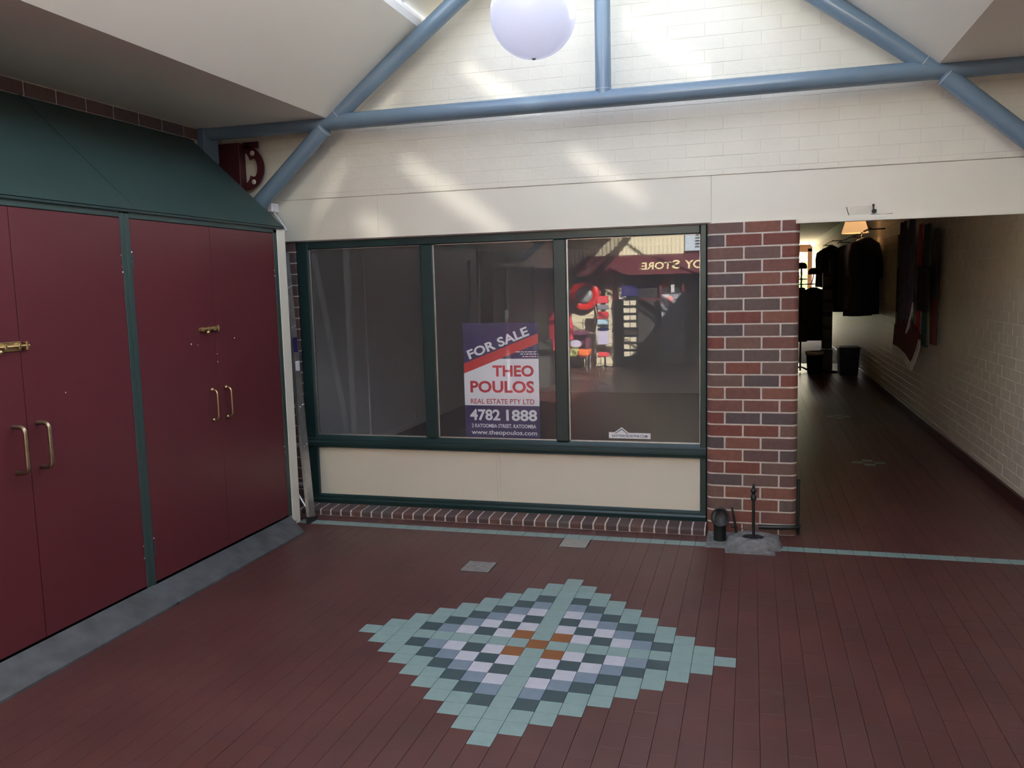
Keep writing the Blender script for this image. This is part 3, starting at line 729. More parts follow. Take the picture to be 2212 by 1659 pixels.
# ------------------------------------------------------------------ left wall and fretwork behind the cupboard
lw = struct(MB().box(XL-0.2, XL-0.006, -13.5, 0.0, 0, ZS), 'wall_left', 'mortar', 'dark brick wall above and behind the maroon cupboard')
y = -0.22
k = 0
while y > -3.6:
    inst(brick_me(0.226, 0.078, -0.03 if False else 0.03, 'y', 'sill_brick', 0.003, 'brick'), 'brick', (XL-0.03, y-0.113, 2.892), lw)
    inst(brick_me(0.226, 0.078, 0.03, 'y', 'sill_brick', 0.003, 'brick'), 'brick', (XL-0.03, y-0.113-0.118, 2.806), lw)
    y -= 0.236; k += 1
def fretwork():
    t = tag(empty('fretwork_bracket', (-3.80, -0.07, 2.50)), 'maroon fretwork bracket in the corner above the cupboard roof', 'bracket')
    build(MB().box(-3.99, -3.80, -0.075, 0.01, 2.38, 2.892, 0.004), 'post', 'maroon_dark', t)
    # scrolled plate: a bow with an inner scallop and two round holes
    y0, y1 = -0.062, -0.045
    def arc(cx, cz, r, a0, a1, n): return [(cx+r*math.cos(math.radians(a0+(a1-a0)*i/n)), cz+r*math.sin(math.radians(a0+(a1-a0)*i/n))) for i in range(n+1)]
    n = 26
    outer = arc(-3.775, 2.700, 0.172, 88, -88, n)
    inner = []
    for i in range(n+1):
        a = 88-176*i/n
        r = 0.118 if abs(a) < 38 else (0.118-0.040*((abs(a)-38)/8) if abs(a) < 46 else 0.078+0.045*((abs(a)-46)/42))
        inner.append((-3.775+r*math.cos(math.radians(a)), 2.700+r*math.sin(math.radians(a))))
    q = MB(); v = [(x, y0, z) for x, z in outer]+[(x, y0, z) for x, z in inner]+[(x, y1, z) for x, z in outer]+[(x, y1, z) for x, z in inner]; m = n+1; f = []
    for i in range(n):
        f += [(i, i+1, m+i+1, m+i), (2*m+i, 3*m+i, 3*m+i+1, 2*m+i+1), (i, 2*m+i, 2*m+i+1, i+1), (m+i, m+i+1, 3*m+i+1, 3*m+i)]
    f += [(0, m, 3*m, 2*m), (n, 2*m+n, 3*m+n, m+n)]
    q.add(v, f); build(q, 'scroll', 'maroon_dark', t)
    build(MB().box(-3.775, -3.645, y0, y1, 2.846, 2.893), 'top_bar', 'maroon_dark', t)
    for z in (2.592, 2.808): build(MB().lathe([(0, 0), (0.019, 0), (0.019, 0.004), (0, 0.004)], (-3.693, y0-0.0035, z), 18, (0, 1, 0)), 'rosette', 'cream', t)
fretwork()
jb = tag(empty('junction_box', (-3.545, -0.07, 2.37)), 'small white junction box beside the foot of the blue brace', 'junction box')
build(MB().box(-3.57, -3.525, -0.10, -0.003, 2.355, 2.425, 0.006), 'box', 'white', jb)
build(MB().tube([(-3.548, -0.05, 2.36), (-3.50, -0.05, 2.30), (-3.44, -0.05, 2.21)], 0.007, 8), 'conduit', 'white', jb)

# ------------------------------------------------------------------ maroon cupboard
XC = -3.28
cab = tag(empty('storage_cupboard', (-3.6, -2.0, 0.0)), 'tall maroon cupboard with green frame and sloping green roof', 'cupboard')
YE = -0.352; YN = -3.56
build(MB().box(XL+0.012, XC-0.045, YN, YE-0.02, 0.0, 2.19), 'body', 'green', cab)
def stile(y0, y1, z0=0.09, z1=2.19, name='stile', m='green', x1=XC): return build(MB().box(XC-0.045, x1, y0, y1, z0, z1, 0.003), name, m, cab)
stile(-2.029, -1.9935); stile(-1.9915, -1.956); stile(-0.507, -0.462); stile(YN, -3.465)
build(MB().box(XC-0.045, XC, YN, -2.029, 2.163, 2.20, 0.003), 'top_rail', 'green', cab)
build(MB().box(XC-0.045, XC, -1.956, -0.462, 2.163, 2.20, 0.003), 'top_rail', 'green', cab)
stile(-0.460, YE, 0.012, 2.195, 'corner_post', 'cream', XC+0.002)
build(MB().box(XL+0.02, XC-0.02, YE-0.03, YE-0.012, 0.0, 2.195), 'end_panel', 'cream', cab)
doors = [(-3.463, -2.7425), (-2.7395, -2.031), (-1.954, -1.2445), (-1.2415, -0.509)]
dob = []
for a, b in doors: dob.append(build(MB().box(XC-0.036, XC-0.002, a, b, 0.105, 2.160, 0.0015), 'door', 'maroon', cab))
def dpull(y, z0, z1, r, d, m):
    pts = [(XC-0.004, y, z1)]
    for k in range(5):
        a = PI/2*k/4; pts.append((XC-0.004+d-0.028+0.028*math.sin(a), y, z1-0.028+0.028*math.cos(a)))
    for k in range(5):
        a = PI/2*k/4; pts.append((XC-0.004+d-0.028+0.028*math.cos(a), y, z0+0.028-0.028*math.sin(a)))
    pts.append((XC-0.004, y, z0)); return MB().tube(pts, r, 12)
build(dpull(-2.822, 0.935, 1.150, 0.0105, 0.07, 'brass_dull'), 'handle', 'brass_dull', dob[0])
build(dpull(-2.684, 0.935, 1.150, 0.0105, 0.07, 'brass_dull'), 'handle', 'brass_dull', dob[1])
for y, d in ((-1.330, dob[2]), (-1.182, dob[3])):
    q = dpull(y, 0.948, 1.140, 0.0055, 0.045, 'brass')
    for z in (0.948, 1.140): q.sphere((XC+0.004, y, z), 0.012, 12, 8)
    build(q, 'handle', 'brass', d)
def bolt(y0, y1, z, d, ph):
    q = MB().box(XC-0.003, XC+0.004, y0, y1-0.035, z-ph, z+ph, 0.0015).tube([(XC+0.013, y0, z), (XC+0.013, y1, z)], 0.0075, 10)
    for yy in (y0+0.02, (y0+y1)/2-0.02, y1-0.055): q.box(XC+0.0, XC+0.022, yy-0.008, yy+0.008, z-0.013, z+0.013, 0.003)
    q.box(XC-0.003, XC+0.022, y1-0.022, y1-0.008, z-0.02, z+0.02, 0.003); q.sphere((XC+0.028, y0+0.05, z-0.020), 0.012, 10, 8)
    build(q, 'bolt', 'brass', d)
bolt(-2.93, -2.705, 1.520, dob[0], 0.022); bolt(-1.415, -1.225, 1.524, dob[2], 0.010)
for y, m in ((-2.033, 0), (-1.952, 0), (-0.511, 0)):
    for z in (1.93, 0.30): build(MB().tube([(XC+0.001, y, z-0.04), (XC+0.001, y, z+0.04)], 0.0035, 8), 'hinge', 'green', cab)
chips = MB(); rc = random.Random(5)
for y, zs in ((-2.036, (1.96, 1.90, 1.87, 0.34, 0.27)), (-1.949, (1.98, 1.93, 0.36, 0.30, 0.26)), (-0.512, (1.90, 1.86, 0.62, 0.58)), (-1.43, (1.43,)), (-1.50, (1.44,)), (-2.5, (1.27,)), (-1.05, (1.45,)), (-1.247, (1.36, 1.31))):
    for z in zs:
        r = rc.uniform(0.003, 0.006); chips.lathe([(0, 0.0), (r, 0.0), (r*0.8, 0.0012), (0, 0.0012)], (XC-0.0021, y+rc.uniform(-0.004, 0.004), z), 7, (1, 0, 0))
tag(build(chips, 'paint_chips', 'white_trim', cab), kind='stuff')
q = MB()
for y in (-2.011, -1.974):
    for z in (2.13, 1.145, 0.22): q.sphere((XC, y, z), 0.004, 8, 5)
tag(build(q, 'screw_heads', 'green', cab), kind='stuff')
# sloping roof, two sheets meeting in a standing seam
def sheet(y0, y1):
    a = (-3.262, 2.212); b = (XL+0.003, 2.886)
    return build(MB().prism([a, b, (b[0], b[1]-0.012), (a[0]-0.012, a[1]-0.006)], 'y', y0, y1), 'roof_sheet', 'green', cab)
sheet(-0.385, -1.897); sheet(-1.899, YN)
build(MB().prism([(-3.262, 2.216), (XL+0.003, 2.890), (XL+0.003, 2.885), (-3.262, 2.211)], 'y', -1.91, -1.893), 'roof_seam', 'green', cab)
build(MB().prism([(-3.285, 2.208), (-3.264, 2.208), (-3.264, 2.196), (-3.285, 2.196)], 'y', -0.385, YN), 'eaves_strip', 'frame_green', cab)
build(MB().add([(XL+0.02, YE-0.022, 2.19), (XC-0.02, YE-0.022, 2.19), (XL+0.02, YE-0.022, 2.84), (XL+0.02, YE-0.034, 2.19), (XC-0.02, YE-0.034, 2.19), (XL+0.02, YE-0.034, 2.84)], [(0, 1, 2), (5, 4, 3), (0, 3, 4, 1), (1, 4, 5, 2), (2, 5, 3, 0)]), 'roof_cheek', 'green', cab)
# lead ramp in front of the doors
rp = tag(empty('lead_ramp', (-3.2, -2.0, 0)), 'grey lead-covered ramp strip along the foot of the maroon doors', 'ramp')
def ramp(y0, y1, z):
    e0, e1 = (-0.496 if y1 > -0.6 else y1), (-0.590 if y1 > -0.6 else y1)
    v = [(XC+0.004, y0, 0), (-3.112, y0, 0), (-3.112, y0, 0.012), (XC+0.004, y0, z), (XC+0.004, e0, 0), (-3.112, e1, 0), (-3.112, e1, 0.012), (XC+0.004, e0, z)]
    build(MB().add(v, [(0, 1, 2, 3), (7, 6, 5, 4), (0, 4, 5, 1), (1, 5, 6, 2), (2, 6, 7, 3), (3, 7, 4, 0)]), 'lead_sheet', 'lead', rp)
ramp(YN, -1.99, 0.096); ramp(-2.01, -0.5, 0.093)
build(MB().box(XC+0.0, XC+0.03, -0.497, -0.462, 0, 0.05), 'end_block', 'lead', rp)

# ------------------------------------------------------------------ ladder
def ladder():
    t = tag(empty('aluminium_ladder', (-3.25, -0.25, 0)), 'aluminium ladder leaning in the gap between cupboard and window', 'ladder')
    def line(x, z): k = z/2.05; return Vector((x-0.215*k, -0.302+0.185*k, z))
    def channel(x):
        a = line(x, 0.02); b = line(x, 2.05); ax = (b-a).normalized(); u = Vector((1, 0, 0)); u = (u-ax*u.dot(ax)).normalized(); n = ax.cross(u).normalized()
        # C profile: web outwards, two flanges
        d, w, th = 0.085, 0.026, 0.004
        prof = [(-w, -d/2), (0, -d/2), (0, d/2), (-w, d/2), (-w, d/2-th), (-th, d/2-th), (-th, -d/2+th), (-w, -d/2+th)]
        sgn = 1 if x > -3.3 else -1
        v = [p+u*(sgn*s)+n*q for p in (a, b) for s, q in prof]; m = len(prof)
        f = [(i, (i+1) % m, m+(i+1) % m, m+i) for i in range(m)]+[(0, 1, 6, 7), (1, 2, 5, 6), (2, 3, 4, 5), (8, 15, 14, 9), (9, 14, 13, 10), (10, 13, 12, 11)]
        return MB().add(v, f), ax, u, n
    xr, xl = -3.203, -3.52
    for x in (xr, xl):
        q, ax, u, n = channel(x); build(q, 'rail', 'alu', t)
        p = line(x, 0.0)
        build(MB().prism([(p.y-0.055, 0.0), (p.y+0.05, 0.0), (p.y+0.05, 0.03), (p.y-0.05, 0.05)], 'x', x-0.028, x+0.003), 'foot', 'rubber', t)
    z = 0.28
    while z < 2.0:
        a, b = line(xr-0.004, z), line(xl+0.004, z); build(MB().tube([a, b], 0.017, 12), 'rung', 'alu', t)
        for dy in (-0.018, 0.018):
            p = line(xr, z); build(MB().sphere((p.x+0.0015, p.y+dy, p.z+dy*0.3), 0.0055, 8, 6), 'rivet', 'white_trim', t)
        z += 0.30
    p = line(xr, 1.30)
    build(MB().box(p.x, p.x+0.0015, p.y-0.03, p.y+0.03, 1.24, 1.40), 'label_sticker', 'navy', t)
    p = line(xr, 1.16)
    build(MB().box(p.x, p.x+0.0015, p.y-0.03, p.y+0.03, 1.11, 1.22), 'label_sticker', 'white', t)
    q = line(xr-0.03, 0.12); r = line(xl+0.03, 0.55)
    build(MB().tube([q+Vector((0, -0.03, 0)), r+Vector((0, -0.03, 0))], 0.009, 8), 'brace', 'alu', t)
ladder()

# ------------------------------------------------------------------ floor covers, footing and pipes by the pier
def cover(i0, i1, j0, j1, m, label, n):
    x0, x1, y0, y1 = colx(i0-0.5), colx(i1+0.5), rowy(j0-0.5), rowy(j1+0.5)
    t = tag(empty('drain_cover', ((x0+x1)/2, (y0+y1)/2, 0)), label, 'drain cover')
    build(MB().box(x0+0.008, x1-0.008, y0+0.008, y1-0.008, -0.008, 0.003, 0.001), 'plate', m, t)
    q = MB()
    for a, b, c, d in ((x0+0.002, x0+0.007, y0, y1), (x1-0.007, x1-0.002, y0, y1), (x0, x1, y0+0.002, y0+0.007), (x0, x1, y1-0.007, y1-0.002)): q.box(a, b, c, d, -0.008, 0.0005)
    build(q, 'rim', 'shelf_dark', t)
    q = MB()
    for k in range(n): yy = y0+0.02+(y1-y0-0.04)*k/(n-1); q.box(x0+0.02, x1-0.02, yy-0.002, yy+0.002, 0.003, 0.0045)
    if n > 2: build(q, 'ribs', m, t)
cover(-7, -6, 10, 11, 'drain', 'ribbed grey metal cover in the floor near the diamond tip', 9)
cover(-2, -1, 16, 17, 'cover_pale', 'pale square cover in the floor touching the border tiles', 2)
def footing():
    t = tag(empty('concrete_footing', (0.02, -0.25, 0)), 'rough concrete footing patch with raised drain ring at the pier', 'footing')
    build(MB().box(-0.284, 0.19, -0.365, -0.002, -0.006, 0.006, 0.002), 'slab', 'concrete', t)
    build(MB().box(-0.155, 0.155, -0.462, -0.36, -0.006, 0.006, 0.002), 'slab', 'concrete', t)
    q = MB(); n = 28; rings = [(0.178, 0.004), (0.168, 0.03), (0.150, 0.055), (0.115, 0.066), (0.078, 0.064), (0.066, 0.054), (0.062, 0.02)]; v = []; f = []
    for ri, (r, z) in enumerate(rings):
        for k in range(n):
            a = 2*PI*k/n; rr = r*(1+(random.uniform(-0.04, 0.04) if ri < 4 else 0)); v.append((0.022+rr*1.02*math.cos(a), -0.255+rr*0.88*math.sin(a), z+random.uniform(-0.004, 0.004)))
    for i in range(len(rings)-1):
        for k in range(n): f.append((i*n+k, i*n+(k+1) % n, (i+1)*n+(k+1) % n, (i+1)*n+k))
    q.add(v, f, True); build(q, 'raised_ring', 'concrete', t)
    build(MB().lathe([(0, 0.056), (0.072, 0.056), (0.074, 0.050), (0.066, 0.03)], (0.022, -0.255, 0), 28), 'drain_grate', 'black', t)
footing()
sp = tag(empty('standpipe', (0.022, -0.255, 0.05)), 'thin black standpipe rising from the concrete drain ring', 'pipe')
build(MB().tube([(0.022, -0.255, 0.05), (0.020, -0.250, 0.40)], 0.0095, 12), 'pipe', 'pipe', sp)
build(MB().lathe([(0.012, 0.30), (0.018, 0.305), (0.018, 0.33), (0.012, 0.335), (0.012, 0.355), (0.02, 0.36), (0.02, 0.372), (0.008, 0.38), (0.008, 0.41), (0, 0.412)], (0.0205, -0.251, 0), 14), 'tap_fitting', 'pipe', sp)
gp = tag(empty('gully_pipe', (-0.195, -0.2, 0.0)), 'squat black-green pipe bend with round mouth beside the pier', 'pipe')
build(MB().lathe([(0.040, 0.004), (0.041, 0.02), (0.041, 0.12), (0.046, 0.125), (0.046, 0.15), (0.040, 0.158)], (-0.197, -0.2, 0), 24), 'riser', 'pipe', gp)
build(MB().tube([(-0.197, -0.2, 0.13), (-0.197, -0.205, 0.155), (-0.194, -0.225, 0.170), (-0.192, -0.25, 0.176)], [0.046, 0.050, 0.056, 0.060], 24), 'bend', 'pipe', gp)
axm = Vector((0.02, -1, 0.25))
build(MB().lathe([(0.0, 0.0), (0.050, 0.0), (0.054, 0.006), (0.062, 0.008), (0.064, -0.002), (0.064, -0.02), (0.056, -0.022)], (-0.192, -0.252, 0.176), 28, axm), 'cap', 'black', gp)
lv = tag(empty('valve_lever', (-0.10, -0.2, 0.0)), 'small black lever valve between pipe bend and standpipe', 'valve')
build(MB().tube([(-0.082, -0.21, 0.006), (-0.092, -0.205, 0.10), (-0.118, -0.2, 0.235)], [0.008, 0.009, 0.007], 10).tube([(-0.10, -0.2, 0.10), (-0.125, -0.2, 0.105)], 0.009, 10), 'lever', 'pipe', lv)
build(MB().tube([(-0.082, -0.2, 0.10), (-0.06, -0.2, 0.085), (-0.045, -0.2, 0.095), (-0.043, -0.2, 0.118), (-0.052, -0.2, 0.128)], 0.003, 8), 'hook', 'maroon_dark', lv)
hp = tag(empty('corner_pipe', (0.2, -0.03, 0.0)), 'black pipe bending round the foot of the pier corner', 'pipe')
build(MB().tube([(0.055, -0.034, 0.062), (0.20, -0.034, 0.066), (0.28, -0.034, 0.070), (0.31, -0.02, 0.071), (0.318, 0.02, 0.072)], 0.016, 12), 'pipe_run', 'pipe', hp)
build(MB().tube([(0.315, 0.03, 0.004), (0.315, 0.03, 0.39)], 0.010, 12), 'upright_pipe', 'pipe', hp)

# ------------------------------------------------------------------ goods hung along the passage wall
def cloth(name, a, b, z0, z1, m, parent, x=XR-0.05, amp=0.012, waves=3, n=18, mz=10, mats=None, skew=0.0, thick=0.006):
    """cloth hung flat against the passage wall between y=a and y=b; mats = [(v-limit, index)]"""
    q = MB(); v = []; f = []
    ph = random.uniform(0, 6)
    for side in (0, 1):
        for j in range(mz+1):
            for i in range(n+1):
                s = i/n; t = j/mz
                yy = a+(b-a)*s; zz = z1+(z0-z1)*t+skew*(s-0.5)*t
                xx = x-amp*math.sin(waves*2*PI*s+ph)*(0.4+0.6*t)-(thick if side else 0)
                v.append((xx, yy, zz))
    N = (n+1)*(mz+1); mi = []
    for side in (0, 1):
        for j in range(mz):
            for i in range(n):
                k = side*N+j*(n+1)+i; fc = (k, k+1, k+n+2, k+n+1)
                idx = 0
                if mats:
                    for lim, ii in mats:
                        if (j+0.5)/mz <= lim: idx = ii; break
                q.f.append(fc if side else tuple(reversed(fc))); q.sm.append(True); q.mi.append(idx)
    q.v = v
    for i in range(n):
        for j in (0, mz):
            k = j*(n+1)+i; q.f.append((k, k+1, N+k+1, N+k)); q.sm.append(False); q.mi.append(0)
    for j in range(mz):
        for i in (0, n):
            k = j*(n+1)+i; q.f.append((k, k+n+1, N+k+n+1, N+k)); q.sm.append(False); q.mi.append(0)
    return build(q, name, m, parent)
def hanging(name, label, cat, y):
    return tag(empty(name, (XR-0.06, y, 0.9)), label, cat, 'textiles hung on the passage wall')
t = hanging('hanging_flag', 'olive and navy banded flag, farthest of the wall textiles', 'flag', 6.1)
cloth('cloth', 5.86, 6.34, 0.85, 2.30, ['green_cloth', 'navy_cloth'], t, mats=[(0.33, 0), (0.66, 1), (1.0, 0)])
t = hanging('hanging_throw', 'purple-navy throw with white fringed hem on the passage wall', 'throw', 5.2)
cloth('cloth', 4.72, 5.75, 1.12, 2.42, 'purple_cloth', t, x=XR-0.11, amp=0.03, waves=3)
hem = [(6.05, 0.865), (5.60, 0.855), (5.10, 0.815), (4.85, 0.765), (4.73, 0.745), (4.60, 0.80), (4.42, 0.92), (4.26, 1.05)]
build(MB().prism(hem+[(4.22, 1.09), (4.62, 1.20), (5.2, 1.24), (5.95, 1.14)], 'x', XR-0.135, XR-0.118), 'lower_fold', 'maroon_cloth', t)
for (y0, z0), (y1, z1) in zip(hem[:-1], hem[1:]):
    d = Vector((0, y1-y0, z1-z0)); n = max(2, int(d.length/0.045))
    for k in range(n):
        p = Vector((XR-0.138, y0, z0))+d*((k+0.5)/n); nn = Vector((0, d.z, -d.y)).normalized()
        if nn.z > 0: nn = -nn
        e = d.normalized()*(d.length/n*0.46); l = 0.085+random.uniform(-0.012, 0.012)
        q_ = [p-e+nn*-0.012, p+e+nn*-0.012, p+e*0.8+nn*l, p-e*0.8+nn*l]
        build(MB().add([tuple(w) for w in q_]+[(w.x+0.012, w.y, w.z) for w in q_], [(0, 1, 2, 3), (7, 6, 5, 4), (0, 4, 5, 1), (1, 5, 6, 2), (2, 6, 7, 3), (3, 7, 4, 0)]), 'tassel', 'white_cloth', t)
build(MB().tube([(XR-0.13, 4.72, 1.45), (XR-0.135, 4.74, 1.30), (XR-0.14, 4.86, 1.17), (XR-0.145, 5.02, 1.08)], [0.008, 0.02, 0.022, 0.010], 8), 'folded_edge', 'white_cloth', t)
build(MB().lathe([(0, 0), (0.07, 0), (0.07, 0.004), (0, 0.004)], (XR-0.15, 5.05, 2.36), 14, (1, 0, 0)), 'badge', 'white_cloth', t)
t = hanging('hanging_scarf', 'bright red scarf beside the purple throw', 'scarf', 4.6)
cloth('cloth', 4.50, 4.70, 1.00, 2.33, 'red_cloth', t, x=XR-0.08, amp=0.008, waves=1)
t = hanging('hanging_scarf', 'dark teal scarf with a pale stripe between red and maroon scarves', 'scarf', 4.3)
cloth('cloth', 4.16, 4.50, 0.97, 2.31, 'teal_cloth', t, x=XR-0.07, amp=0.012, waves=2)
cloth('pale_stripe', 4.08, 4.15, 1.0, 2.26, 'green_cloth', t, x=XR-0.07, amp=0.004, waves=1)
t = hanging('hanging_jacket', 'black cloth hung across the middle of the scarves', 'garment', 4.2)
cloth('cloth', 3.86, 4.52, 1.36, 1.86, 'black_cloth', t, x=XR-0.11, amp=0.012, waves=2)
t = hanging('hanging_scarf', 'maroon and brown scarf, nearest of the wall textiles', 'scarf', 3.85)
cloth('cloth', 3.72, 4.02, 1.02, 2.24, ['shelf_dark', 'maroon_cloth'], t, x=XR-0.06, amp=0.012, waves=2, mats=[(0.55, 0), (1, 1)])

def garment_mesh(sc=1.0, ln=0.80, w=0.235):
    q = MB(); n = 16
    lev = [(0.06, 0.05, 0.0), (0.085, 0.055, -0.02), (0.19, 0.07, -0.055), (w, 0.085, -0.14), (w, 0.09, -0.35), (w*0.98, 0.09, -0.55), (w*1.06, 0.10, -ln)]
    v = []; f = []
    for a, b, z in lev:
        for k in range(n):
            t = 2*PI*k/n; c, s = math.cos(t), math.sin(t)
            v.append((a*math.copysign(abs(c)**0.7, c), b*math.copysign(abs(s)**0.7, s)*(1+0.12*math.sin(5*t)), z))
    for i in range(len(lev)-1):
        for k in range(n): f.append((i*n+k, (i+1)*n+k, (i+1)*n+(k+1) % n, i*n+(k+1) % n))
    f.append(tuple(range((len(lev)-1)*n, len(lev)*n))); f.append(tuple(range(n-1, -1, -1)))
    q.add(v, f, True)
    for s in (-1, 1):
        q.tube([(s*0.17, 0, -0.085), (s*0.225, -0.01, -0.22), (s*0.255, -0.03, -0.42), (s*0.25, -0.05, -0.60)], [0.065, 0.062, 0.055, 0.05], 10)
    q.v = [(a*sc, b*sc, c*sc) for a, b, c in q.v]
    return q
hanger_me = MB().tube([(0, 0, -0.01), (0, 0, 0.05), (0.02, 0, 0.075), (0.0, 0, 0.095), (-0.02, 0, 0.08)], 0.004, 6).tube([(-0.17, 0, -0.06), (0, 0, 0.0), (0.17, 0, -0.06)], 0.006, 6).data('hanger', 'alu')
def garments(xs, ys, z, mname, group, labels, name, ln, jit=0.03):
    base = garment_mesh(1.0, ln).data(name, mname)
    for k, (x, y) in enumerate(zip(xs, ys)):
        t = tag(empty(name, (x, y, z-ln)), labels[k] if k < len(labels) else labels[-1], 'garment', group)
        r = random.uniform(0.55, 0.95)
        b = inst(base, 'body', (x, y, z+random.uniform(-jit, 0)), t, (0, 0, r)); b.scale = (1, 1, random.uniform(0.93, 1.12))
        inst(hanger_me, 'hanger', (x, y, z), t, (0, 0, r))
rl = tag(empty('hanging_rail', (1.66, 10.2, 2.4)), 'black rail on brackets carrying navy jackets in the passage', 'rail')
build(MB().tube([(1.68, 7.7, 2.47), (1.68, 12.6, 2.47)], 0.014, 10), 'bar', 'black', rl)
for y in (7.9, 10.2, 12.4): build(MB().tube([(1.68, y, 2.47), (XR, y, 2.47)], 0.010, 8), 'wall_bracket', 'black', rl)
ys = [7.95+0.37*k for k in range(12)]
ordn = ['nearest', 'second', 'third', 'fourth', 'fifth', 'sixth', 'seventh', 'eighth', 'ninth', 'tenth', 'eleventh']
lab = ['nearest navy jacket on the long passage rail'] + [w+' navy jacket from the near end of the long passage rail' for w in ordn[1:]] + ['farthest navy jacket on the long passage rail']
garments([1.675]*12, ys, 2.375, 'navy_cloth', 'navy jackets on the passage rail', lab, 'navy_jacket', 1.12)
r2 = tag(empty('hanging_rail', (1.68, 15.2, 2.4)), 'farther rail carrying dark shirts near the passage end', 'rail')
build(MB().tube([(1.70, 13.9, 2.58), (1.70, 16.6, 2.58)], 0.012, 8), 'bar', 'black', r2)
for y in (14.1, 16.4): build(MB().tube([(1.70, y, 2.58), (XR, y, 2.58)], 0.010, 8), 'wall_bracket', 'black', r2)
garments([1.68]*5, [14.0+0.55*k for k in range(5)], 2.48, 'black_cloth', 'dark shirts on the farther rail', ['nearest dark shirt on the farther passage rail', 'second dark shirt from the near end of the farther rail', 'middle dark shirt of the five on the farther rail', 'fourth dark shirt from the near end of the farther rail', 'farthest dark shirt on the farther passage rail'], 'dark_shirt', 0.85)
# floor stand with coats, hats and a card rack, all against the light
cs = tag(empty('clothes_stand', (0.90, 11.0, 0)), 'dark metal clothes stand in the passage with coats around it', 'clothes stand')
build(MB().tube([(0.90, 11.0, 0.02), (0.90, 11.0, 1.95)], 0.018, 10), 'pole', 'black', cs)
for k in range(4):
    a = PI/4+k*PI/2; build(MB().tube([(0.90, 11.0, 0.10), (0.90+0.26*math.cos(a), 11.0+0.26*math.sin(a), 0.015)], 0.012, 8), 'foot', 'black', cs)
build(MB().tube([(0.90+0.24*math.cos(2*PI*k/24), 11.0+0.24*math.sin(2*PI*k/24), 1.66) for k in range(25)], 0.010, 8), 'ring', 'black', cs)
for k in range(2): build(MB().tube([(0.90+0.24*math.cos(PI*k/2), 11.0+0.24*math.sin(PI*k/2), 1.66), (0.90-0.24*math.cos(PI*k/2), 11.0-0.24*math.sin(PI*k/2), 1.66)], 0.008, 8), 'spoke', 'black', cs)
cm = garment_mesh(1.0, 1.0, 0.22).data('dark_coat', 'black_cloth')
CL = ['dark coat on the clothes stand facing the court', 'dark coat on the clothes stand beside the card rack', 'dark coat at the back of the clothes stand', 'dark coat on the open side of the clothes stand']
for k, a in enumerate((-90, 0, 90, 180)):
    r = math.radians(a); x, y = 0.90+0.22*math.cos(r), 11.0+0.22*math.sin(r)
    t = tag(empty('dark_coat', (x, y, 0.55)), CL[k], 'garment', 'dark coats on the clothes stand')
    inst(cm, 'body', (x, y, 1.60), t, (0, 0, r+PI/2+PI/2)); inst(hanger_me, 'hanger', (x, y, 1.58), t, (0, 0, r+PI))
def hat(x, y, z, label, m='navy_cloth'):
    t = tag(empty('cap', (x, y, z)), label, 'cap', 'caps on top of the clothes stand')
    build(MB().lathe([(0.10, 0), (0.105, 0.03), (0.095, 0.08), (0.06, 0.115), (0, 0.125)], (x, y, z), 18), 'crown', m, t)
    build(MB().lathe([(0, 0.004), (0.11, 0.004), (0.115, 0.0), (0.0, 0.0)], (x-0.03, y-0.08, z), 18), 'peak', m, t)
hat(0.90, 11.0, 1.95, 'dark cap on top of the clothes stand pole'); hat(1.12, 10.95, 1.84, 'dark cap beside the card rack, lower than the pole cap', 'black_cloth'); hat(0.76, 10.9, 1.78, 'dark cap at the passage side of the clothes stand')
build(MB().tube([(1.08, 10.98, 1.66), (1.12, 10.96, 1.84)], 0.008, 8), 'cap_arm', 'black', cs); build(MB().tube([(0.79, 10.95, 1.66), (0.76, 10.9, 1.78)], 0.008, 8), 'cap_arm', 'black', cs)
cr = tag(empty('card_rack', (1.36, 10.9, 0)), 'tall dark spinner rack with grey cards beside the coats', 'card rack')
build(MB().tube([(1.36, 10.9, 0.02), (1.36, 10.9, 1.90)], 0.02, 10).lathe([(0.24, 0), (0.24, 0.02), (0.03, 0.05)], (1.36, 10.9, 0), 20), 'pole', 'black', cr)
build(MB().box(1.27, 1.45, 10.84, 10.96, 0.45, 1.86, 0.005), 'back_panel', 'shelf_dark', cr)
cg = mat('grey_green_card', (0.10, 0.11, 0.11, 1), 0.5, vary=0.2, scale=30)
for k in range(5):
    z = 0.62+0.245*k; build(MB().box(1.285, 1.435, 10.81, 10.835, z, z+0.19, 0.004), 'card', cg, cr); build(MB().box(1.275, 1.445, 10.795, 10.81, z-0.012, z+0.03, 0.002), 'wire_tray', 'black', cr)
bn = tag(empty('waste_bin', (1.13, 10.6, 0)), 'black tapered bin with pale liner standing below the coats', 'bin')
build(MB().lathe([(0.0, 0.006), (0.12, 0.006), (0.125, 0.02), (0.15, 0.40), (0.158, 0.405), (0.158, 0.42), (0.145, 0.42), (0.12, 0.03), (0, 0.03)], (1.13, 10.6, 0), 24), 'body', 'black', bn)
build(MB().lathe([(0.150, 0.425), (0.166, 0.42), (0.164, 0.36), (0.158, 0.36)], (1.13, 10.6, 0), 24), 'liner', 'white_cloth', bn)
tb = tag(empty('storage_tub', (1.62, 10.55, 0)), 'dark blue-black tub on the floor against the passage wall', 'tub')
build(MB().box(1.25, 1.46, 10.80, 10.97, 0.05, 0.44, 0.01), 'base_box', 'shelf_dark', cr)
build(MB().prism([(1.55, 0.004), (1.85, 0.004), (1.88, 0.48), (1.53, 0.48)], 'y', 10.3, 10.75), 'body', 'navy_cloth', tb); build(MB().box(1.52, 1.892, 10.285, 10.765, 0.48, 0.515, 0.008), 'lid', 'black', tb)

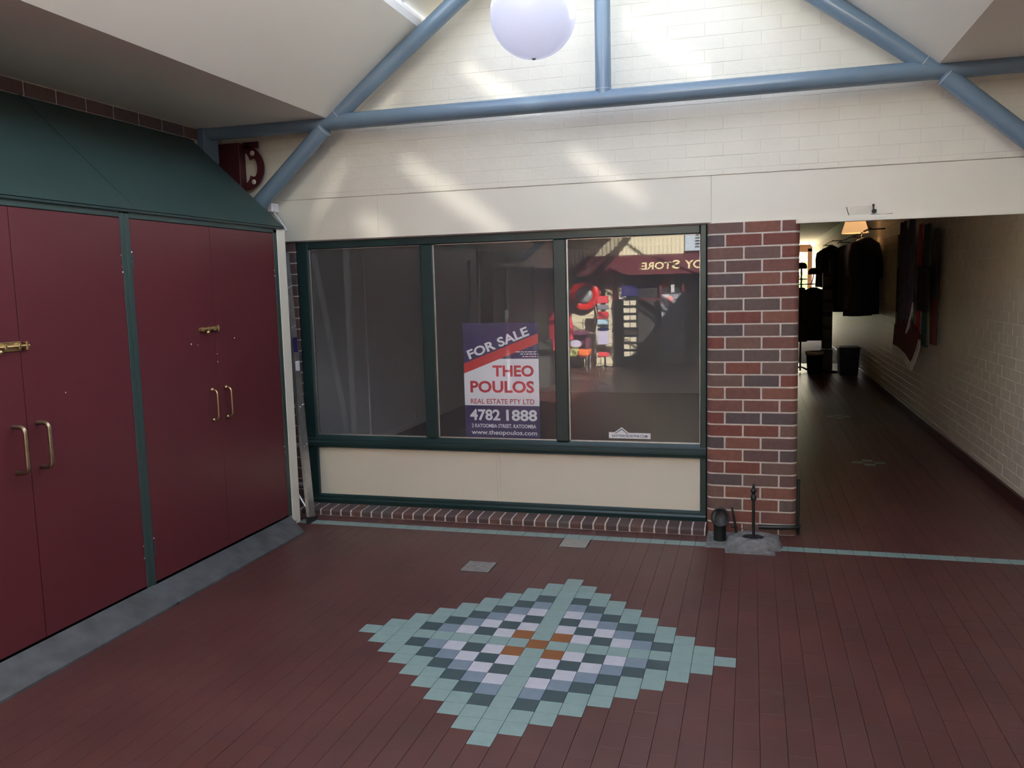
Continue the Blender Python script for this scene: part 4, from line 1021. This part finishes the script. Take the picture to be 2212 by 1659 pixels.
# ------------------------------------------------------------------ garden beyond the passage
struct(MB().box(-12, 18, 24.5, 60, -0.12, -0.02), 'ground_garden', 'grass', 'sunlit lawn beyond the far end of the passage')
struct(MB().box(-1.5, 4.5, 24.5, 28.5, -0.018, -0.004), 'ground_paving', 'paving', 'pale paving outside the passage end')
def shrub(x, y, z, rx, rz, n, m, label, name='garden_shrub'):
    t = tag(empty(name, (x, y, 0)), label, 'shrub')
    q = MB()
    for _ in range(n):
        d = Vector((random.gauss(0, 1), random.gauss(0, 1), random.gauss(0, 1))).normalized()*random.uniform(0.55, 1)
        p = Vector((x+d.x*rx, y+d.y*rx, z+d.z*rz)); a = Vector((random.gauss(0, 1), random.gauss(0, 1), random.gauss(0, 1))).normalized(); b = a.orthogonal().normalized(); c = a.cross(b); s = random.uniform(0.05, 0.10)
        q.add([p-b*s, p+c*s*0.55, p+b*s, p-c*s*0.55+a*s*0.2], [(0, 1, 2, 3)])
    tag(build(q, 'foliage', m, t, fix=False), kind='stuff')
    build(MB().tube([(x, y, -0.02), (x+0.05, y, z*0.5), (x, y, z)], [0.07, 0.05, 0.03], 8), 'trunk', 'tan_wood', t)
shrub(2.2, 30.5, 1.0, 1.5, 0.95, 1500, 'leaf', 'green shrub seen through the passage end'); shrub(2.9, 34, 3.0, 1.9, 1.6, 1700, 'leaf_y', 'yellow-leaved tree behind the green shrub', 'garden_tree')

# ------------------------------------------------------------------ shop opposite, seen mirrored in the window panes
sw = struct(MB().box(-8.0, XR, YB-0.15, YB, 0, 4.7), 'wall_front', 'cream_board', 'cream shop wall opposite, mirrored in the glass')
for k in range(13):
    z = 0.05+k*0.15
    build(MB().prism([(YB+0.022, z), (YB+0.008, z+0.15), (YB-0.01, z+0.15), (YB-0.01, z)], 'x', -4.9, -2.84), 'weatherboard', 'cream_board', sw)
q = MB(); nx = 220; v = []; f = []
for i in range(nx+1):
    x = -5.2+3.85*i/nx; yy = YB+0.05+0.018*math.sin(2*PI*x/0.085)
    v += [(x, yy, 2.2), (x, yy, 2.98), (x, yy-0.004, 2.2), (x, yy-0.004, 2.98)]
for i in range(nx): a = 4*i; f += [(a, a+4, a+5, a+1), (a+2, a+3, a+7, a+6)]
q.add(v, f, True); build(q, 'corrugated_sheet', 'corr', sw, fix=False)
# louvred pale panel right of the sheet
lvw = tag(empty('louvre_panel', (-1.0, YB+0.05, 2.3)), 'pale blue louvre panel above the awning, mirrored top right', 'louvre')
build(MB().box(-1.34, -0.3, YB+0.01, YB+0.06, 2.40, 2.98, 0.005), 'frame', 'pale_blue', lvw)
for k in range(8): build(MB().prism([(YB+0.06, 2.46+k*0.06), (YB+0.10, 2.49+k*0.06), (YB+0.10, 2.50+k*0.06), (YB+0.06, 2.47+k*0.06)], 'x', -1.12, -0.4), 'slat', 'grey_metal', lvw)
# awning with lettering
aw = tag(empty('shop_awning', (-1.6, YB+0.6, 1.95)), 'maroon shop awning with cream lettering, mirrored in the right pane', 'awning')
ya = YB+0.42
build(MB().add([(-3.75, ya, 1.96), (0.9, ya, 1.93), (0.9, ya-0.25, 2.30), (-3.45, ya-0.25, 2.32), (-3.75, YB, 1.96), (0.9, YB, 1.93), (0.9, YB, 2.36), (-3.45, YB, 2.38)],
      [(0, 1, 2, 3), (3, 2, 6, 7), (0, 3, 7, 4), (1, 5, 6, 2), (0, 4, 5, 1), (4, 7, 6, 5)]), 'canopy', 'maroon_dark', aw)
build(MB().box(-3.76, 0.9, ya-0.004, ya+0.014, 1.935, 1.965), 'valance_strip', 'maroon', aw)
sd = Vector((0, -0.25, 0.36)).normalized()
def awp(x, k): return Vector((x, ya+0.006, 1.962))+sd*k
lettering('DY', awp(-0.99, 0.09), (-1, 0, 0), sd, 0.33, 0.205, 'gold', aw, 'lettering', 0.025)
lettering('S', awp(-1.42, 0.09), (-1, 0, 0), sd, 0.155, 0.225, 'gold', aw, 'lettering', 0.025)
lettering('TORE', awp(-1.59, 0.09), (-1, 0, 0), sd, 0.61, 0.185, 'gold', aw, 'lettering', 0.025)
q = MB()
for a, b, c, d in ((-3.44, -3.43, 0.06, 0.28), (-3.31, -3.30, 0.06, 0.28)):
    q.add([awp(a, c), awp(b, c), awp(b, d), awp(a, d)], [(0, 1, 2, 3)])
for c, d in ((0.06, 0.07), (0.27, 0.28)): q.add([awp(-3.44, c), awp(-3.30, c), awp(-3.30, d), awp(-3.44, d)], [(0, 1, 2, 3)])
build(q, 'framed_mark', 'pinkish', aw, fix=False)
# serving windows: dark openings with maroon posts, a counter below
sc = tag(empty('shop_counter', (-1.3, YB+0.1, 0)), 'dark shop counter and serving window under the awning, mirrored', 'counter')
build(MB().box(-2.80, 1.0, YB+0.002, YB+0.16, 0.0, 1.40, 0.01), 'counter_front', 'shelf_dark', sc)
build(MB().box(-2.72, 1.0, YB+0.002, YB+0.012, 1.42, 1.925), 'dark_opening', 'black', sc)
for x in (-2.82, -1.86, -1.40, -0.6): build(MB().box(x, x+0.05, YB+0.003, YB+0.10, 1.40, 1.925, 0.004), 'window_post', 'maroon', sc)
build(MB().box(-2.82, 1.0, YB+0.003, YB+0.12, 1.40, 1.44, 0.004), 'window_ledge', 'maroon', sc)
build(MB().box(-2.765, -2.62, YB+0.014, YB+0.03, 1.45, 1.925), 'side_curtain', 'cream_board', sc)
build(MB().box(-2.34, -2.22, YB+0.02, YB+0.024, 1.74, 1.92), 'price_card', 'yellow', sc); build(MB().box(-1.62, -1.55, YB+0.10, YB+0.104, 1.50, 1.86), 'price_card', 'white', sc)
build(MB().box(-1.80, -1.64, YB+0.02, YB+0.024, 1.66, 1.86), 'picture_card', 'orange', sc)
for k in range(5): build(MB().lathe([(0.0, 0), (0.03, 0), (0.03, 0.09), (0.015, 0.12), (0.015, 0.15), (0, 0.15)], (-1.28+0.09*k, YB+0.07, 1.44), 10), 'jar', 'grey_metal', sc)
build(MB().box(-2.70, -2.55, YB+0.15, YB+0.165, 1.42, 1.60), 'notice', 'white', sc)
# fire hose reel
hr = tag(empty('fire_hose_reel', (-3.44, YB+0.2, 1.2)), 'red fire hose reel with grey hub, mirrored in the right pane', 'hose reel')
hc = (-3.44, YB+0.04, 1.54)
build(MB().lathe([(0.0, 0.0), (0.315, 0.0), (0.325, 0.02), (0.325, 0.15), (0.315, 0.17), (0.20, 0.17), (0.19, 0.15), (0.18, 0.15)], hc, 40, (0, 1, 0)), 'drum', 'red_gloss', hr)
build(MB().lathe([(0.18, 0.14), (0.18, 0.165), (0.10, 0.18), (0.0, 0.18)], hc, 32, (0, 1, 0)), 'hub', 'grey_metal', hr)
build(MB().tube([(-3.20, YB+0.12, 1.35), (-3.15, YB+0.13, 1.05), (-3.22, YB+0.13, 0.85), (-3.28, YB+0.13, 1.0)], 0.018, 10), 'hose_end', 'black', hr)
pd = tag(empty('black_paddle_sign', (-3.06, YB+0.1, 1.5)), 'small black paddle sign right of the mirrored hose reel', 'sign')
build(MB().box(-3.15, -3.03, YB+0.08, YB+0.09, 1.68, 1.88, 0.004), 'paddle', 'black', pd); build(MB().box(-3.08, -3.05, YB+0.02, YB+0.085, 1.30, 1.70, 0.003), 'stick', 'black', pd)
# racks in front of the counter
def rack_base(t, x, y, h):
    build(MB().tube([(x, y, 0.02), (x, y, h)], 0.018, 10), 'pole', 'black', t)
    for k in range(5):
        a = 2*PI*k/5; build(MB().tube([(x, y, 0.07), (x+0.22*math.cos(a), y+0.22*math.sin(a), 0.02)], 0.012, 8), 'foot', 'black', t)
r1 = tag(empty('packet_rack', (-2.94, -11.3, 0)), 'spinner rack of red, blue and white packets, mirrored near the hose reel', 'rack')
rack_base(r1, -2.94, -11.3, 1.45)
for k, (m, z0, z1) in enumerate((('pk_red', 0.27, 0.36), ('pk_lilac', 0.52, 0.80), ('pk_blue', 0.81, 0.87), ('pk_cyan', 0.88, 1.04), ('pk_red', 1.05, 1.20), ('pk_grey', 1.24, 1.34), ('pk_red', 1.37, 1.52))):
    build(MB().box(-3.06, -2.83, -11.17, -11.11, z0, z1, 0.008), 'packet', m, r1)
for s in (-1, 1):
    build(MB().tube([(-2.94+s*0.19, -11.19, 0.28), (-2.94+s*0.19, -11.19, 1.50)], 0.006, 6), 'wire_side', 'alu', r1)
    for k in range(7): build(MB().tube([(-2.94+s*0.19, -11.19, 0.3+k*0.18), (-2.94+s*0.15, -11.09, 0.36+k*0.18), (-2.94+s*0.19, -11.19, 0.42+k*0.18)], 0.005, 6), 'wire_hook', 'alu', r1)
r2_ = tag(empty('card_spinner', (-2.42, -11.35, 0)), 'dark spinner rack with rows of cream cards, mirrored in the middle', 'rack')
rack_base(r2_, -2.42, -11.35, 1.6)
build(MB().box(-2.57, -2.25, -11.38, -11.33, 0.2, 1.45, 0.005), 'back_panel', 'black', r2_); build(MB().box(-2.58, -2.24, -11.32, -11.30, 1.50, 1.72, 0.01), 'header_board', 'navy', r2_)
for k in range(8):
    for s in (0, 1): build(MB().box(-2.54+s*0.135, -2.42+s*0.135, -11.30, -11.285, 0.26+k*0.15, 0.36+k*0.15, 0.002), 'card', 'card', r2_)
    build(MB().box(-2.56, -2.26, -11.325, -11.275, 0.24+k*0.15, 0.265+k*0.15), 'tray', 'black', r2_)
r3 = tag(empty('packet_stand', (-1.56, -11.4, 0)), 'tall grey panel of small packets, mirrored at the right', 'rack')
build(MB().box(-1.80, -1.30, -11.48, -11.43, 0.06, 1.56, 0.01), 'panel', 'shelf_dark', r3)
for k in range(12):
    for s in range(4): build(MB().box(-1.78+s*0.118, -1.672+s*0.118, -11.43, -11.385, 0.12+k*0.118, 0.225+k*0.118, 0.003), 'packet', 'grey_box', r3)
build(MB().box(-1.79, -1.62, -11.385, -11.37, 1.28, 1.52, 0.01), 'heart_card', 'white', r3); build(MB().lathe([(0, 0), (0.07, 0), (0.07, 0.006), (0, 0.006)], (-1.60, -11.375, 1.42), 20, (0, 1, 0)), 'pink_disc', 'pinkish', r3)
for x in (-1.78, -1.34): build(MB().box(x, x+0.03, -11.6, -11.3, 0.0, 0.06, 0.004), 'foot', 'black', r3)
# patchwork armchair
ch = tag(empty('patchwork_chair', (-3.45, -11.17, 0)), 'low patchwork chair with orange and lime seat, mirrored beside the racks', 'chair')
build(MB().box(-3.47, -3.24, -11.47, -11.00, 0.27, 0.43, 0.04), 'seat_cushion', 'orange', ch); build(MB().box(-3.80, -3.475, -11.47, -11.00, 0.27, 0.43, 0.04), 'seat_cushion', 'lime', ch)
build(MB().box(-3.78, -3.30, -11.60, -11.46, 0.40, 0.80, 0.05), 'backrest', 'purple', ch); build(MB().box(-3.34, -3.24, -11.52, -11.08, 0.42, 0.66, 0.04), 'arm', 'purple', ch); build(MB().box(-3.86, -3.78, -11.52, -11.08, 0.42, 0.66, 0.04), 'arm', 'purple', ch)
for x in (-3.78, -3.28):
    for y in (-11.44, -11.05): build(MB().tube([(x, y, 0.0), (x, y, 0.28)], 0.014, 8), 'leg', 'grey_metal', ch)
cu = tag(empty('cushion', (-3.56, -11.27, 0.43)), 'white and red patterned cushion on the patchwork chair', 'cushion')
build(MB().sphere((-3.56, -11.28, 0.52), 0.13, 16, 10, 0.7), 'cover', 'pk_lilac', cu)
# sandwich board and red garments on the left side of the court
sb = tag(empty('sandwich_board', (-3.46, -8.2, 0)), 'black A-frame sandwich board mirrored beside the window mullion', 'sign board')
for s in (-1, 1): build(MB().add([(-3.58, -8.2+s*0.18, 0.0), (-3.36, -8.2+s*0.18, 0.0), (-3.36, -8.2+s*0.02, 0.82), (-3.58, -8.2+s*0.02, 0.82), (-3.58, -8.2+s*0.16, 0.0), (-3.36, -8.2+s*0.16, 0.0), (-3.36, -8.2+s*0.0, 0.82), (-3.58, -8.2+s*0.0, 0.82)],
    [(0, 1, 2, 3), (7, 6, 5, 4), (0, 4, 5, 1), (1, 5, 6, 2), (2, 6, 7, 3), (3, 7, 4, 0)]), 'board', 'shelf_dark', sb)
for x in (-3.60, -3.36):
    for s in (-1, 1): build(MB().tube([(x+0.01, -8.2+s*0.18, 0.01), (x+0.01, -8.2+s*0.015, 0.84)], 0.012, 8), 'frame_bar', 'black', sb)
gr = garment_mesh(1.0, 0.8).data('red_garment', 'red_cloth')
gs = tag(empty('garment_stand', (-3.65, -9.2, 0)), 'black garment stand with red clothes mirrored behind the mullion', 'clothes stand')
build(MB().tube([(-3.65, -9.2, 0.01), (-3.65, -9.2, 1.5)], 0.015, 8), 'pole', 'black', gs); build(MB().tube([(-3.9, -9.2, 1.45), (-3.4, -9.2, 1.45)], 0.012, 8), 'arm', 'black', gs)
for k in range(4): build(MB().tube([(-3.65, -9.2, 0.06), (-3.65+0.22*math.cos(k*PI/2+0.7), -9.2+0.22*math.sin(k*PI/2+0.7), 0.012)], 0.012, 8), 'foot', 'black', gs)
for x, lbl in ((-3.44, 'red garment mirrored beside the dark mullion'),):
    t = tag(empty('red_garment', (x, -9.15, 0.5)), lbl, 'garment'); inst(gr, 'body', (x, -9.2, 1.36), t, (0, 0, 0.5)); inst(hanger_me, 'hanger', (x, -9.2, 1.37), t, (0, 0, 0.5))
# dark shop along the left side of the court
ls = tag(empty('side_shopfront', (-3.9, -7.4, 0)), 'dim side shopfront with dark signboard, mirrored in the middle pane', 'shopfront')
build(MB().box(XL-0.004, XL+0.04, -11.8, -4.2, 0.0, 0.5, 0.005), 'stall_riser', 'maroon_dark', ls)
build(MB().box(XL-0.004, XL+0.02, -11.8, -4.2, 0.5, 2.1), 'dark_window', 'black', ls)
for y in (-4.2, -5.7, -7.55, -9.4, -11.2): build(MB().box(XL, XL+0.06, y-0.05, y+0.05, 0.0, 2.15, 0.006), 'window_post', 'shelf_dark' if y != -7.55 else 'grey_metal', ls)
build(MB().box(XL, XL+0.08, -8.4, -6.1, 2.05, 2.40, 0.01), 'signboard', 'black', ls)
build(MB().box(XL+0.08, XL+0.085, -7.9, -7.0, 2.10, 2.13), 'sign_line', 'grey_metal', ls)

# ------------------------------------------------------------------ glints on gable and window: added spot lamp, beam shaped by an invented slotted plate
def glints():
    L = Vector((-1.55, -3.4, 4.05)); k = 0.12
    streaks = [((-1.99, 3.32), (-1.36, 2.84), 0.060), ((-2.48, 2.69), (-1.69, 2.12), 0.065), ((-1.245, 2.69), (-0.715, 2.31), 0.050), ((-0.89, 3.55), (-0.195, 3.03), 0.060), ((-2.49, 3.27), (-2.75, 2.86), 0.020), ((-2.93, 2.72), (-3.24, 2.30), 0.025), ((-2.85, 2.30), (-2.60, 2.12), 0.07), ((-3.30, 0.47), (-3.0, 0.20), 0.07), ((-3.30, 1.20), (-2.72, 0.62), 0.13)]
    C = Vector((-1.7, 0.0, 2.80)); ax = (C-L).normalized(); pc = L+(C-L)*k
    u = ax.cross(Vector((0, 0, 1))).normalized(); w = u.cross(ax).normalized()
    def plane(x, z):
        d = Vector((x, 0.0, z))-L; t = (pc-L).dot(ax)/d.dot(ax); p = L+d*t-pc; return p.dot(u), p.dot(w)
    segs = []
    for (a, b, wd) in streaks:
        pa, pb = plane(*a), plane(*b); segs.append((Vector(pa), Vector(pb), wd*k))
    st = 0.0026; N, Mz = 220, 260; q = MB(); ids = {}
    def vid(i, j):
        if (i, j) not in ids: ids[(i, j)] = len(q.v); q.v.append(tuple(pc+u*((i-N/2)*st)+w*((j-Mz/2)*st)))
        return ids[(i, j)]
    for i in range(N):
        for j in range(Mz):
            c = Vector(((i+0.5-N/2)*st, (j+0.5-Mz/2)*st)); hole = False
            for pa, pb, wd in segs:
                d = pb-pa; t = (c-pa).dot(d)/d.dot(d)
                if 0 <= t <= 1 and (c-pa-d*t).length < wd*(0.55+0.45*math.sin(PI*min(max(t, 0), 1))): hole = True
            if not hole: q.f.append((vid(i, j), vid(i+1, j), vid(i+1, j+1), vid(i, j+1))); q.sm.append(False); q.mi.append(0)
    tag(build(q, 'glint_mask', 'grey_metal', fix=False), 'added slotted plate under the skylight that shapes the glints', 'light mask', kind='structure')  # unseen plate added to cut the spot beam into streaks
    l = bpy.data.lights.new('added_glint_spot', 'SPOT'); l.energy = 155; l.color = (1.0, 0.95, 0.84); l.shadow_soft_size = 0.009; l.spot_size = math.radians(63); l.spot_blend = 0.3  # added spot lamp standing in for stray reflected sun
    o = bpy.data.objects.new('added_glint_spot', l); COL.objects.link(o); o.location = L; o.rotation_euler = ax.to_track_quat('-Z', 'Y').to_euler()
glints()
